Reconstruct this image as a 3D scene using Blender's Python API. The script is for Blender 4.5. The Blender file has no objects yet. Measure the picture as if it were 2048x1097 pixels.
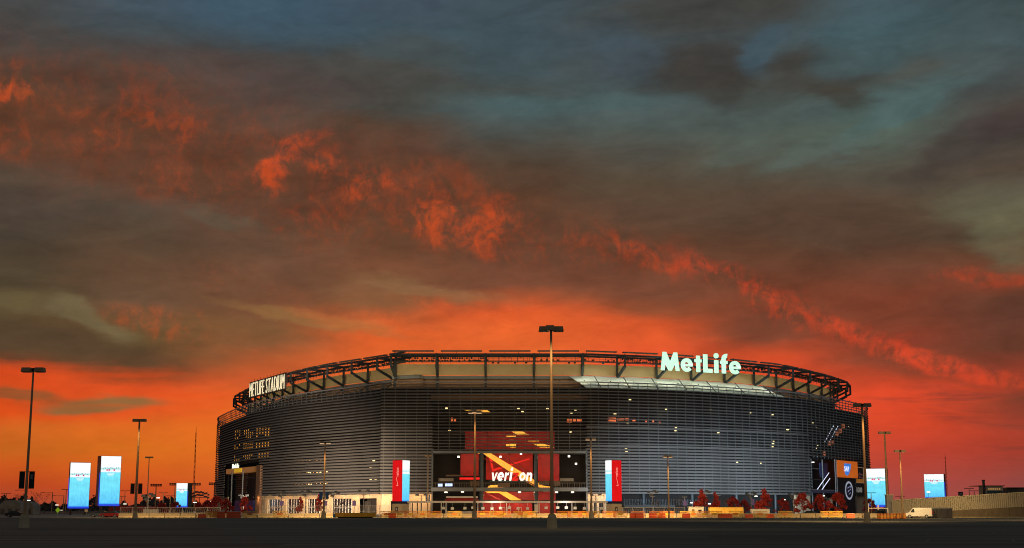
import bpy, bmesh, math, random
from mathutils import Vector, Matrix
R = random.Random(7)
S = bpy.context.scene
COL = S.collection
rad = math.radians

# ------------------------------------------------------------------ camera
FPX = 2700.0
TH = math.atan(468.5 / FPX)
EYE = 2.0
cam_d = bpy.data.cameras.new('camera')
cam_d.sensor_width = 36.0
cam_d.lens = 36.0 * FPX / 2048.0
cam_d.clip_start = 0.5
cam_d.clip_end = 12000.0
cam = bpy.data.objects.new('camera', cam_d)
cam.location = (0, 0, EYE)
cam.rotation_euler = (math.pi / 2 + TH, 0, 0)
COL.objects.link(cam)
S.camera = cam
CT, ST = math.cos(TH), math.sin(TH)


def P(px, py, Y):
    """world point at depth Y that the photograph shows at pixel (px, py)"""
    x = px - 1024.0
    v = 548.5 - py
    dy = FPX * CT - v * ST
    dz = FPX * ST + v * CT
    return Vector((x / dy * Y, Y, EYE + dz / dy * Y))


def PZ(px, py, Y):
    return P(px, py, Y).z


def PX(px, py, Y):
    return P(px, py, Y).x


def lin(c):
    return tuple(((v / 255.0) / 12.92 if v / 255.0 <= 0.04045 else ((v / 255.0 + 0.055) / 1.055) ** 2.4) for v in c)


# ------------------------------------------------------------------ view, world
vs = S.view_settings
vs.view_transform = 'Standard'
vs.look = 'None'
vs.exposure = 0.0
vs.gamma = 1.0
vs.use_curve_mapping = False
S.cycles.use_denoising = True
S.cycles.max_bounces = 6
S.cycles.pixel_filter_type = 'BLACKMAN_HARRIS'
S.cycles.filter_width = 1.05
S.cycles.sample_clamp_indirect = 4.0

W = bpy.data.worlds.new('World')
S.world = W
W.use_nodes = True
NT = W.node_tree
NT.nodes.clear()
N = NT.nodes
LK = NT.links


def _in(node, i, v):
    if isinstance(v, bpy.types.NodeSocket):
        LK.new(v, node.inputs[i])
    else:
        node.inputs[i].default_value = v


def M(op, a, b=0.0, c=0.0, clamp=False):
    n = N.new('ShaderNodeMath')
    n.operation = op
    n.use_clamp = clamp
    _in(n, 0, a)
    _in(n, 1, b)
    _in(n, 2, c)
    return n.outputs[0]


def MR(v, a, b, c=0.0, d=1.0, smooth=True):
    n = N.new('ShaderNodeMapRange')
    n.interpolation_type = 'SMOOTHSTEP' if smooth else 'LINEAR'
    n.clamp = True
    _in(n, 0, v)
    _in(n, 1, a)
    _in(n, 2, b)
    _in(n, 3, c)
    _in(n, 4, d)
    return n.outputs[0]


def MIX(f, a, b, mode='MIX'):
    n = N.new('ShaderNodeMix')
    n.data_type = 'RGBA'
    n.blend_type = mode
    n.clamp_factor = True
    _in(n, 0, f)
    for i, v in ((6, a), (7, b)):
        if isinstance(v, bpy.types.NodeSocket):
            LK.new(v, n.inputs[i])
        else:
            n.inputs[i].default_value = (v[0], v[1], v[2], 1)
    return n.outputs[2]


def NOISE(vec, scale, detail=4.0, rough=0.55, dist=0.0):
    n = N.new('ShaderNodeTexNoise')
    n.noise_dimensions = '3D'
    LK.new(vec, n.inputs['Vector'])
    n.inputs['Scale'].default_value = scale
    n.inputs['Detail'].default_value = detail
    n.inputs['Roughness'].default_value = rough
    n.inputs['Distortion'].default_value = dist
    return n


def COMB(x, y, z):
    n = N.new('ShaderNodeCombineXYZ')
    _in(n, 0, x)
    _in(n, 1, y)
    _in(n, 2, z)
    return n.outputs[0]


tc = N.new('ShaderNodeTexCoord')
sep = N.new('ShaderNodeSeparateXYZ')
LK.new(tc.outputs['Generated'], sep.inputs[0])
dx_, dy_, dz_ = sep.outputs
az0 = M('ARCTAN2', dx_, dy_)
el0 = M('ARCSINE', dz_)
dirv = tc.outputs['Generated']


def AE(px, py):
    p = P(px, py, 1000.0) - Vector((0, 0, EYE))
    return math.atan2(p.x, p.y), math.atan2(p.z, math.hypot(p.x, p.y))


# clouds drift: two scales of warping, streaks long in azimuth and short in elevation
wv1 = NOISE(COMB(M('MULTIPLY', az0, 6.0), M('MULTIPLY', el0, 22.0), 3.1), 1.0, 3.0, 0.5)
wv2 = NOISE(COMB(M('MULTIPLY', az0, 22.0), M('MULTIPLY', el0, 60.0), 8.7), 1.0, 4.0, 0.6)
s1 = N.new('ShaderNodeSeparateColor')
LK.new(wv1.outputs['Color'], s1.inputs[0])
s2 = N.new('ShaderNodeSeparateColor')
LK.new(wv2.outputs['Color'], s2.inputs[0])
warp_fade = MR(el0, rad(0.5), rad(7.0), 0.25, 1.0)
w1a = M('MULTIPLY', M('SUBTRACT', s1.outputs[0], 0.5), 0.07)
w1e = M('MULTIPLY', M('MULTIPLY', M('SUBTRACT', s1.outputs[1], 0.5), 0.024), warp_fade)
w2a = M('MULTIPLY', M('SUBTRACT', s2.outputs[0], 0.5), 0.04)
w2e = M('MULTIPLY', M('MULTIPLY', M('SUBTRACT', s2.outputs[1], 0.5), 0.017), warp_fade)
az = M('ADD', M('ADD', az0, w1a), w2a)
el = M('ADD', M('ADD', el0, w1e), w2e)

EL_LO, EL_HI = rad(-2.0), rad(30.0)
t_el = M('DIVIDE', M('SUBTRACT', el, EL_LO), EL_HI - EL_LO, clamp=True)

DUSK_TOP = (72, 80, 84)
COLUMNS = {
    0: [(0, (72, 74, 74)), (90, (70, 66, 62)), (150, (80, 62, 50)), (190, (98, 62, 43)), (250, (92, 60, 42)), (300, (95, 62, 45)),
        (345, (78, 66, 54)), (420, (76, 64, 54)), (500, (74, 62, 48)), (560, (80, 66, 46)), (600, (88, 74, 48)), (640, (84, 66, 43)),
        (700, (84, 63, 43)), (722, (105, 62, 38)), (748, (212, 72, 26)), (820, (220, 78, 24)), (850, (206, 98, 32)), (900, (198, 98, 30)),
        (930, (203, 88, 30)), (970, (188, 72, 32)), (1000, (168, 70, 45)), (1020, (150, 70, 50))],
    256: [(0, (66, 80, 90)), (60, (66, 76, 80)), (110, (70, 68, 64)), (160, (82, 66, 56)), (230, (88, 60, 45)), (300, (90, 60, 44)),
          (360, (95, 65, 48)), (405, (80, 70, 58)), (470, (84, 66, 50)), (540, (95, 68, 48)), (600, (98, 72, 52)), (640, (108, 76, 48)),
          (685, (100, 76, 45)), (725, (95, 66, 42)), (748, (150, 66, 32)), (768, (214, 76, 30)), (825, (222, 82, 30)), (850, (218, 102, 32)),
          (900, (214, 108, 30)), (940, (214, 95, 30)), (980, (200, 78, 35)), (1020, (170, 72, 45))],
    512: [(0, (63, 83, 96)), (60, (64, 81, 91)), (95, (66, 74, 78)), (125, (75, 66, 62)), (200, (78, 66, 60)), (265, (84, 66, 54)),
          (330, (95, 60, 42)), (430, (92, 64, 48)), (500, (98, 70, 52)), (560, (112, 74, 52)), (620, (120, 76, 50)), (660, (124, 84, 50)),
          (690, (136, 84, 50)), (720, (168, 86, 45)), (760, (200, 85, 40)), (800, (225, 95, 35)), (850, (222, 105, 32)), (900, (220, 105, 32)),
          (1020, (190, 80, 40))],
    768: [(0, (66, 80, 92)), (55, (64, 80, 88)), (120, (70, 76, 74)), (165, (70, 72, 66)), (220, (74, 74, 68)), (250, (84, 66, 52)),
          (300, (88, 60, 45)), (400, (95, 60, 42)), (470, (100, 68, 46)), (530, (122, 75, 50)), (570, (126, 84, 55)), (600, (134, 85, 52)),
          (640, (172, 86, 46)), (670, (218, 95, 42)), (700, (222, 95, 40)), (800, (225, 100, 40)), (1020, (200, 85, 45))],
    1024: [(0, (64, 78, 84)), (80, (66, 82, 88)), (150, (66, 80, 84)), (182, (70, 76, 74)), (212, (72, 90, 90)), (245, (72, 82, 80)),
           (280, (76, 72, 64)), (330, (80, 64, 50)), (390, (88, 60, 42)), (460, (95, 62, 44)), (520, (100, 66, 48)), (570, (122, 72, 50)),
           (600, (165, 80, 45)), (627, (212, 85, 38)), (660, (225, 95, 40)), (700, (226, 98, 42)), (1020, (205, 85, 50))],
    1280: [(0, (66, 74, 76)), (60, (66, 76, 80)), (130, (68, 70, 68)), (180, (70, 84, 84)), (215, (75, 89, 88)), (260, (76, 82, 76)),
           (310, (82, 76, 66)), (370, (84, 70, 54)), (420, (88, 66, 50)), (480, (94, 64, 46)), (540, (110, 66, 46)), (590, (124, 72, 50)),
           (620, (146, 76, 46)), (650, (200, 80, 38)), (690, (224, 88, 42)), (740, (226, 80, 42)), (1020, (200, 80, 55))],
    1536: [(0, (66, 66, 62)), (45, (68, 70, 68)), (100, (68, 84, 90)), (160, (72, 74, 68)), (230, (74, 84, 80)), (290, (80, 88, 78)),
           (330, (82, 76, 64)), (380, (84, 70, 56)), (440, (86, 64, 48)), (490, (96, 62, 44)), (550, (110, 62, 42)), (600, (124, 62, 40)),
           (640, (120, 66, 46)), (680, (130, 68, 46)), (715, (190, 72, 38)), (745, (222, 75, 38)), (800, (224, 74, 40)), (1020, (195, 76, 56))],
    1792: [(0, (68, 86, 92)), (60, (68, 91, 96)), (130, (74, 80, 76)), (200, (76, 94, 92)), (260, (82, 96, 86)), (310, (80, 80, 70)),
           (360, (82, 72, 60)), (420, (84, 66, 50)), (470, (84, 62, 46)), (540, (105, 62, 44)), (600, (118, 58, 38)), (650, (122, 60, 40)),
           (690, (140, 60, 40)), (725, (130, 64, 44)), (755, (172, 66, 40)), (785, (220, 72, 40)), (850, (214, 70, 40)), (905, (190, 66, 48)),
           (960, (175, 72, 62)), (1000, (158, 76, 68)), (1020, (150, 76, 70))],
    2048: [(0, (64, 78, 80)), (80, (68, 82, 84)), (150, (70, 74, 72)), (200, (76, 68, 62)), (250, (66, 57, 54)), (290, (74, 66, 58)),
           (330, (84, 70, 58)), (370, (92, 86, 70)), (420, (98, 94, 72)), (470, (92, 78, 58)), (510, (100, 64, 44)), (560, (120, 60, 40)),
           (590, (100, 60, 44)), (640, (98, 56, 42)), (700, (102, 56, 40)), (745, (150, 58, 40)), (775, (160, 60, 42)), (800, (120, 58, 42)),
           (830, (140, 58, 42)), (870, (170, 62, 44)), (905, (164, 60, 46)), (940, (150, 66, 56)), (980, (140, 72, 66)), (1020, (135, 75, 70))],
}
EAST = [(-1, (90, 82, 82)), (3, (104, 88, 84)), (8, (98, 90, 88)), (15, (88, 88, 88)), (24, (78, 84, 87)), (30, (72, 80, 84))]


def ramp(stops):
    n = N.new('ShaderNodeValToRGB')
    cr = n.color_ramp
    cr.interpolation = 'EASE' if False else 'LINEAR'
    stops = sorted(stops)
    while len(cr.elements) < len(stops):
        cr.elements.new(0.5)
    for e, (t, c) in zip(cr.elements, stops):
        e.position = max(0.0, min(1.0, t))
        e.color = (*lin(c), 1)
    LK.new(t_el, n.inputs[0])
    return n.outputs[0]


def tpos(e):
    return (e - EL_LO) / (EL_HI - EL_LO)


cols = []
for px, lst in sorted(COLUMNS.items()):
    st = [(tpos(AE(px, py)[1]), c) for py, c in lst]
    st.append((1.0, DUSK_TOP))
    cols.append((AE(px, 600)[0], ramp(st)))
east = ramp([(tpos(rad(e)), c) for e, c in EAST])
sky = east
seq = [(-1.9, east), (-0.75, cols[0][1])] + cols + [(0.75, cols[-1][1]), (1.9, east)]
sky = seq[0][1]
for (a0, _), (a1, c1) in zip(seq, seq[1:]):
    if _ is c1:
        continue
    sky = MIX(MR(az, a0, a1), sky, c1)
# overhead: even dusk grey-blue
sky = MIX(MR(el0, rad(22), rad(40)), sky, lin(DUSK_TOP))


def blob(px, py, rx, ry, rot, soft=1.0, lo=0.35, hi=1.0, A=None, E=None):
    """soft elliptical cloud mask centred on a direction of the sky"""
    a, e = AE(px, py)
    A = A or az
    E = E or el
    da = M('SUBTRACT', A, a)
    de = M('SUBTRACT', E, e)
    c, s = math.cos(rad(rot)), math.sin(rad(rot))
    k = 2700.0
    u = M('MULTIPLY', M('ADD', M('MULTIPLY', da, c), M('MULTIPLY', de, s)), k / rx)
    v = M('MULTIPLY', M('SUBTRACT', M('MULTIPLY', de, c), M('MULTIPLY', da, s)), k / ry)
    d2 = M('ADD', M('MULTIPLY', u, u), M('MULTIPLY', v, v))
    g = M('POWER', 2.718, M('MULTIPLY', d2, -1.0))
    return MR(g, lo * 0.3, hi * 0.75, 0.0, soft)


# dark and pale separate clouds
for (px, py, rx, ry, rot, c, s) in [
        (1395, 128, 125, 52, 6, (64, 58, 52), 0.8), (1440, 175, 60, 40, 20, (64, 60, 55), 0.6), (1655, 140, 115, 50, -12, (64, 59, 52), 0.85), (1570, 160, 60, 40, 0, (68, 68, 64), 0.6), (1700, 185, 60, 34, -20, (64, 60, 52), 0.7), (1830, 135, 60, 16, 14, (76, 76, 70), 0.5),
        (1400, 15, 230, 40, 6, (66, 66, 62), 0.8), (820, 82, 100, 26, -6, (66, 72, 72), 0.6), (520, 150, 280, 40, -6, (76, 66, 62), 0.6),
        (700, 140, 220, 30, -5, (74, 70, 66), 0.6), (1960, 270, 160, 34, 28, (68, 58, 54), 0.6), (1700, 430, 230, 50, -8, (84, 62, 48), 0.6),
        (175, 637, 80, 24, -26, (118, 106, 74), 0.6), (60, 608, 110, 18, -14, (100, 86, 56), 0.45), (150, 690, 150, 24, -8, (82, 62, 44), 0.6),
        (215, 806, 105, 15, 4, (140, 98, 55), 0.95), (35, 786, 95, 14, -4, (128, 84, 46), 0.9), (450, 440, 90, 20, -12, (88, 78, 62), 0.8),
        (1500, 300, 110, 26, 14, (84, 92, 84), 0.55), (1530, 95, 60, 30, 30, (66, 84, 94), 0.8), (1760, 100, 120, 40, 10, (68, 90, 94), 0.6), (1240, 100, 80, 60, 0, (66, 82, 92), 0.5), (1800, 225, 150, 30, 28, (78, 100, 98), 0.7), (1660, 300, 130, 20, 10, (86, 100, 92), 0.6),
        (2010, 480, 70, 50, 0, (108, 104, 78), 0.6), (860, 575, 170, 16, -10, (140, 102, 66), 0.5), (620, 640, 200, 14, -10, (150, 110, 62), 0.5),
        (1150, 210, 190, 20, 4, (74, 94, 96), 0.4), (560, 30, 210, 50, -6, (60, 84, 100), 0.4), (700, 650, 120, 14, -12, (190, 104, 52), 0.5)]:
    sky = MIX(blob(px, py, rx, ry, rot, s), sky, lin(c))

# glowing cirrus bank: a long diagonal band of small burning tufts
band_pts = [(-150, 165), (0, 205), (280, 265), (580, 335), (740, 390), (960, 450), (1230, 498), (1440, 552), (1560, 612), (1750, 682), (1900, 738),
            (2048, 772), (2200, 800)]
fc = N.new('ShaderNodeFloatCurve')
cv = fc.mapping.curves[0]
AZ0, AZ1 = -0.55, 0.55
E0, E1 = 0.0, 0.45
pts = [((AE(*p)[0] - AZ0) / (AZ1 - AZ0), (AE(*p)[1] - E0) / (E1 - E0)) for p in band_pts]
cv.points[0].location = (0.0, pts[0][1])
cv.points[1].location = (1.0, pts[-1][1])
for x, y in pts:
    cv.points.new(x, y)
for p in cv.points:
    p.handle_type = 'AUTO'
fc.mapping.update()
LK.new(M('DIVIDE', M('SUBTRACT', az, AZ0), AZ1 - AZ0, clamp=True), fc.inputs['Value'])
elc = M('ADD', M('MULTIPLY', fc.outputs[0], E1 - E0), E0)
bw = MR(az0, rad(-8), rad(12), 0.038, 0.0095)
bd = M('DIVIDE', M('SUBTRACT', M('ADD', el0, M('MULTIPLY', w2e, 0.8)), elc), bw)
bg = M('POWER', 2.718, M('MULTIPLY', M('MULTIPLY', bd, bd), -1.0))
inview = M('MULTIPLY', MR(az0, -0.7, -0.45), MR(az0, 0.45, 0.7, 1.0, 0.0))
tuft_v = COMB(M('ADD', M('MULTIPLY', az0, 46.0), M('MULTIPLY', el0, 12.0)), M('MULTIPLY', el0, 36.0), 1.7)
tuft = NOISE(tuft_v, 1.0, 7.0, 0.64, 0.9)
fine = NOISE(COMB(M('MULTIPLY', az0, 120.0), M('ADD', M('MULTIPLY', el0, 90.0), M('MULTIPLY', az0, -30.0)), 9.2), 1.0, 5.0, 0.65, 0.8)
tuft2 = M('ADD', M('MULTIPLY', tuft.outputs[0], 0.6), M('MULTIPLY', fine.outputs[0], 0.4))
big = NOISE(COMB(M('MULTIPLY', az0, 15.0), M('MULTIPLY', el0, 24.0), 5.5), 1.0, 2.0, 0.5)
tm = MR(M('ADD', M('MULTIPLY', tuft2, 0.72), M('MULTIPLY', big.outputs[0], 0.28)), 0.40, 0.68)
tm_r = MIX(MR(az0, rad(4), rad(9)), tm, M('MULTIPLY', MR(tuft2, 0.41, 0.64), MR(big.outputs[0], 0.34, 0.58, 0.45, 1.0)))
core = M('POWER', 2.718, M('MULTIPLY', M('MULTIPLY', M('MULTIPLY', bd, 1.5), M('MULTIPLY', bd, 1.5)), -1.0))
inv = M('MULTIPLY', inview, 1.0)
sky = MIX(M('MULTIPLY', M('MULTIPLY', bg, inv), 0.35), sky, lin((100, 61, 42)))
sky = MIX(M('MULTIPLY', M('MULTIPLY', M('MULTIPLY', bg, tm_r), inv), MR(az0, rad(3), rad(9), 0.62, 0.62)), sky, MIX(MR(az0, rad(2), rad(10)), lin((146, 66, 36)), lin((196, 66, 36))))
hot = M('MULTIPLY', M('MULTIPLY', core, MR(M('ADD', M('MULTIPLY', tuft2, 0.6), M('MULTIPLY', big.outputs[0], 0.4)), 0.50, 0.66)), inv)
sky = MIX(M('MULTIPLY', hot, 0.36), sky, MIX(MR(az0, rad(2), rad(10)), lin((206, 76, 28)), lin((220, 70, 38))))
# separate burning patches
for (px, py, rx, ry, rot, c, s, q) in [
        (8, 190, 55, 22, 10, (226, 84, 30), 1.0, 0.40), (52, 186, 44, 26, -20, (190, 78, 32), 0.9, 0.42), (150, 205, 72, 32, 0, (130, 66, 36), 0.6, 0.45),
        (578, 318, 64, 32, 40, (236, 80, 24), 1.0, 0.36), (545, 360, 38, 44, 30, (196, 72, 26), 0.9, 0.44), (678, 325, 25, 44, 80, (220, 78, 26), 1.0, 0.40),
        (745, 380, 41, 49, -60, (208, 76, 28), 1.0, 0.42), (640, 442, 87, 49, 20, (166, 68, 32), 0.9, 0.45), (888, 448, 52, 38, 50, (222, 80, 26), 1.0, 0.39),
        (985, 458, 67, 44, 40, (226, 80, 26), 1.0, 0.38), (1040, 440, 44, 58, 70, (150, 64, 32), 0.8, 0.45), (890, 360, 87, 32, -14, (140, 66, 36), 0.7, 0.42),
        (430, 364, 58, 35, 30, (150, 68, 34), 0.8, 0.43), (335, 366, 44, 38, 40, (140, 66, 36), 0.8, 0.43), (395, 295, 44, 17, 10, (130, 66, 40), 0.7, 0.4),
        (275, 242, 49, 26, 10, (150, 68, 34), 0.9, 0.41), (228, 262, 20, 35, 70, (128, 66, 38), 0.7, 0.42), (14, 285, 58, 38, 0, (150, 66, 34), 0.9, 0.42),
        (295, 170, 44, 26, 40, (128, 64, 44), 0.6, 0.42), (1222, 492, 38, 23, 30, (190, 70, 30), 0.9, 0.40), (1290, 515, 49, 23, -28, (196, 70, 32), 0.9, 0.36),
        (318, 648, 87, 35, -10, (196, 82, 38), 0.85, 0.40), (500, 575, 165, 37, -12, (140, 76, 48), 0.7, 0.42), (1960, 552, 121, 15, -4, (190, 66, 36), 0.85, 0.38),
        (930, 665, 253, 26, -8, (228, 100, 46), 0.6, 0.40), (1010, 640, 209, 18, -14, (228, 94, 46), 0.6, 0.42), (1850, 715, 143, 20, -22, (232, 72, 40), 0.9, 0.34),
        (1640, 645, 88, 24, -20, (206, 68, 36), 0.8, 0.38), (1530, 605, 72, 29, -28, (214, 70, 36), 0.8, 0.38), (1990, 755, 87, 20, -14, (220, 70, 40), 0.8, 0.36)]:
    m = M('MULTIPLY', blob(px, py, rx, ry, rot, s * 0.54), MR(tuft2, q, q + 0.27))
    sky = MIX(m, sky, lin(c))

# low right: rolling red and mauve bars near the horizon
bar = NOISE(COMB(M('MULTIPLY', az0, 9.0), M('MULTIPLY', el0, 110.0), 2.2), 1.0, 4.0, 0.6, 0.6)
barm = M('MULTIPLY', MR(az0, rad(13), rad(18)), M('MULTIPLY', MR(el0, rad(1.0), rad(2.5)), MR(el0, rad(6.0), rad(4.4))))
barm = M('MULTIPLY', barm, MR(az0, 0.45, 0.7, 1.0, 0.0))
sky = MIX(M('MULTIPLY', barm, MR(bar.outputs[0], 0.48, 0.72, 0.0, 0.8)), sky, lin((128, 58, 46)))
# low left: smooth orange with soft bands
barl = NOISE(COMB(M('MULTIPLY', az0, 7.0), M('MULTIPLY', el0, 90.0), 6.2), 1.0, 3.0, 0.5, 0.4)
barlm = M('MULTIPLY', MR(az0, rad(-8), rad(-13)), M('MULTIPLY', MR(el0, rad(3.2), rad(4.2)), MR(el0, rad(6.2), rad(5.2))))
barlm = M('MULTIPLY', barlm, MR(az0, -0.7, -0.45))
sky = MIX(M('MULTIPLY', barlm, MR(barl.outputs[0], 0.45, 0.7, 0.0, 0.4)), sky, lin((222, 72, 22)))

# fine cloud texture
g1 = NOISE(COMB(M('ADD', M('MULTIPLY', az0, 16.0), M('MULTIPLY', el0, -10.0)), M('MULTIPLY', el0, 46.0), 0.4), 1.0, 6.0, 0.6, 0.5)
g2 = NOISE(COMB(M('MULTIPLY', az0, 60.0), M('MULTIPLY', el0, 120.0), 4.4), 1.0, 3.0, 0.6)
gg = M('ADD', M('MULTIPLY', g1.outputs[0], 0.75), M('MULTIPLY', g2.outputs[0], 0.25))
amp = MR(el0, rad(0.5), rad(9.0), 0.35, 1.0)
gain = M('ADD', 1.0, M('MULTIPLY', M('MULTIPLY', M('SUBTRACT', gg, 0.5), 1.15), amp))
sky = MIX(1.0, sky, COMB(gain, gain, gain), 'MULTIPLY')

bgk = N.new('ShaderNodeBackground')
LK.new(sky, bgk.inputs[0])
bgk.inputs[1].default_value = 1.0
SUN_AZ, SUN_EL = -9.0, 1.5          # the sun has just gone down behind the stadium, left of its middle
nis = N.new('ShaderNodeTexSky')
nis.sky_type = 'NISHITA'
nis.sun_disc = False
nis.sun_elevation = rad(-5.0)
nis.sun_rotation = rad(SUN_AZ)
bgn = N.new('ShaderNodeBackground')
LK.new(nis.outputs[0], bgn.inputs[0])
bgn.inputs[1].default_value = 0.05
addw = N.new('ShaderNodeAddShader')
LK.new(bgk.outputs[0], addw.inputs[0])
LK.new(bgn.outputs[0], addw.inputs[1])
wo = N.new('ShaderNodeOutputWorld')
LK.new(addw.outputs[0], wo.inputs[0])

sun_d = bpy.data.lights.new('sun', 'SUN')
sun_d.energy = 0.10
sun_d.angle = rad(12)
sun_d.color = (1.0, 0.45, 0.2)
sun = bpy.data.objects.new('sun', sun_d)
sdir = Vector((math.sin(rad(SUN_AZ)) * math.cos(rad(SUN_EL)), math.cos(rad(SUN_AZ)) * math.cos(rad(SUN_EL)), math.sin(rad(SUN_EL))))
sun.rotation_euler = sdir.to_track_quat('Z', 'Y').to_euler()
sun.location = (0, 0, 300)
COL.objects.link(sun)

# ------------------------------------------------------------------ materials
MATS = {}


def mat(name, c, rough=0.6, metal=0.0, var=0.18, scale=0.6, spec=0.4, bump=0.0):
    if name in MATS:
        return MATS[name]
    m = bpy.data.materials.new(name)
    m.use_nodes = True
    nt = m.node_tree
    b = nt.nodes['Principled BSDF']
    b.inputs['Roughness'].default_value = rough
    b.inputs['Metallic'].default_value = metal
    b.inputs['Specular IOR Level'].default_value = spec
    tcn = nt.nodes.new('ShaderNodeTexCoord')
    nz = nt.nodes.new('ShaderNodeTexNoise')
    nz.inputs['Scale'].default_value = scale
    nz.inputs['Detail'].default_value = 6.0
    nz.inputs['Roughness'].default_value = 0.65
    nt.links.new(tcn.outputs['Object'], nz.inputs['Vector'])
    mr = nt.nodes.new('ShaderNodeMapRange')
    nt.links.new(nz.outputs[0], mr.inputs[0])
    mr.inputs[1].default_value = 0.25
    mr.inputs[2].default_value = 0.75
    mr.inputs[3].default_value = 1.0 - var
    mr.inputs[4].default_value = 1.0 + var
    mx = nt.nodes.new('ShaderNodeMix')
    mx.data_type = 'RGBA'
    mx.blend_type = 'MULTIPLY'
    mx.inputs[0].default_value = 1.0
    mx.inputs[6].default_value = (*c, 1)
    nt.links.new(mr.outputs[0], mx.inputs[7])
    nt.links.new(mx.outputs[2], b.inputs['Base Color'])
    if bump:
        bp = nt.nodes.new('ShaderNodeBump')
        bp.inputs['Strength'].default_value = bump
        nz2 = nt.nodes.new('ShaderNodeTexNoise')
        nz2.inputs['Scale'].default_value = scale * 8
        nt.links.new(tcn.outputs['Object'], nz2.inputs['Vector'])
        nt.links.new(nz2.outputs[0], bp.inputs['Height'])
        nt.links.new(bp.outputs[0], b.inputs['Normal'])
    MATS[name] = m
    return m


def emat(name, c, s=1.0, base=None, var=0.15, scale=0.5):
    if name in MATS:
        return MATS[name]
    m = mat(name, base or c, 0.5, 0.0, 0.05)
    nt = m.node_tree
    b = nt.nodes['Principled BSDF']
    b.inputs['Emission Color'].default_value = (*c, 1)
    tcn = nt.nodes.new('ShaderNodeTexCoord')
    nz = nt.nodes.new('ShaderNodeTexNoise')
    nz.inputs['Scale'].default_value = scale
    nt.links.new(tcn.outputs['Object'], nz.inputs['Vector'])
    mr = nt.nodes.new('ShaderNodeMapRange')
    mr.inputs[1].default_value = 0.3
    mr.inputs[2].default_value = 0.7
    mr.inputs[3].default_value = s * (1 - var)
    mr.inputs[4].default_value = s * (1 + var)
    nt.links.new(nz.outputs[0], mr.inputs[0])
    nt.links.new(mr.outputs[0], b.inputs['Emission Strength'])
    return m


def screen_mat():
    """LED advertising screen: white head, a thin row of small coloured marks, pale blue body"""
    m = bpy.data.materials.new('led_screen')
    m.use_nodes = True
    nt = m.node_tree
    nt.nodes.clear()
    o = nt.nodes.new('ShaderNodeOutputMaterial')
    e = nt.nodes.new('ShaderNodeEmission')
    t = nt.nodes.new('ShaderNodeTexCoord')
    s = nt.nodes.new('ShaderNodeSeparateXYZ')
    nt.links.new(t.outputs['Generated'], s.inputs[0])
    cr = nt.nodes.new('ShaderNodeValToRGB')
    st = [(0.0, (0.03, 0.22, 0.95)), (0.03, (0.12, 0.60, 1.0)), (0.35, (0.18, 0.78, 1.0)), (0.66, (0.2, 0.82, 0.98)), (0.675, (1.0, 1.0, 1.05)), (0.71, (1.0, 1.0, 1.05)),
          (0.722, (0.62, 0.9, 0.9)), (0.748, (0.55, 0.88, 0.9)), (0.77, (1.05, 1.08, 1.08)), (1.0, (1.1, 1.12, 1.12))]
    while len(cr.color_ramp.elements) < len(st):
        cr.color_ramp.elements.new(0.5)
    for el_, (p_, c_) in zip(cr.color_ramp.elements, st):
        el_.position = p_
        el_.color = (*c_, 1)
    nt.links.new(s.outputs[2], cr.inputs[0])
    nz = nt.nodes.new('ShaderNodeTexNoise')
    nz.inputs['Scale'].default_value = 9.0
    nt.links.new(t.outputs['Generated'], nz.inputs['Vector'])
    mr = nt.nodes.new('ShaderNodeMapRange')
    mr.inputs[1].default_value = 0.35
    mr.inputs[2].default_value = 0.65
    mr.inputs[3].default_value = 0.9
    mr.inputs[4].default_value = 1.08
    nt.links.new(nz.outputs[0], mr.inputs[0])
    nt.links.new(cr.outputs[0], e.inputs[0])
    nt.links.new(mr.outputs[0], e.inputs[1])
    nt.links.new(e.outputs[0], o.inputs[0])
    return m


LED = screen_mat()
LOUV = mat('louver_aluminium', (0.225, 0.218, 0.21), 0.42, 0.25, 0.16, 0.08, 0.5)
MULL = mat('mullion_steel', (0.14, 0.15, 0.16), 0.5, 0.2)
STEEL = mat('truss_steel', (0.045, 0.06, 0.072), 0.5, 0.1, 0.2, 0.3)
STEELG = mat('gate_steel', (0.16, 0.19, 0.21), 0.5, 0.1)
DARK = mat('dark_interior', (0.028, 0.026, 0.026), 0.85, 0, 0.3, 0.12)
SLAB = mat('slab_concrete', (0.045, 0.043, 0.04), 0.85, 0, 0.25, 0.3)
TAN = mat('tan_fascia', (0.56, 0.44, 0.24), 0.6, 0, 0.10, 0.12)
BROWN = mat('brown_cladding', (0.33, 0.2, 0.11), 0.7, 0, 0.2, 0.1)
TANWALL = mat('tan_wall', (0.62, 0.50, 0.33), 0.75, 0, 0.18, 0.25)
FABRIC = mat('white_fabric', (0.74, 0.76, 0.66), 0.95, 0, 0.08, 0.1, 0.05)
GLAZE = mat('dark_glass', (0.02, 0.022, 0.026), 0.12, 0.0, 0.1)
WHITEF = mat('white_frame', (0.7, 0.66, 0.6), 0.5)
GREY = mat('grey_metal', (0.35, 0.35, 0.36), 0.45, 0.3)
BLACK = mat('black_metal', (0.02, 0.02, 0.022), 0.45, 0.1)
POLE = mat('lamp_pole_bronze', (0.44, 0.29, 0.15), 0.55, 0.0, 0.25, 0.4)
CONC = mat('base_concrete', (0.48, 0.42, 0.27), 0.9, 0, 0.3, 1.5, 0.3, 0.3)
LEDBLUE = emat('led_edge_blue', (0.02, 0.06, 0.7), 0.9)
REDW = mat('red_wall', (0.34, 0.004, 0.004), 0.55, 0, 0.45, 0.35)
REDB = emat('red_backlit', lin((226, 22, 22)), 0.85)
REDP = emat('red_panel_lit', lin((205, 14, 20)), 0.8)
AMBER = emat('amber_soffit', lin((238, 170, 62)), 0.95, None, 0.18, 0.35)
WHITEL = emat('white_letter', (1.0, 0.98, 0.86), 1.1)
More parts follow.
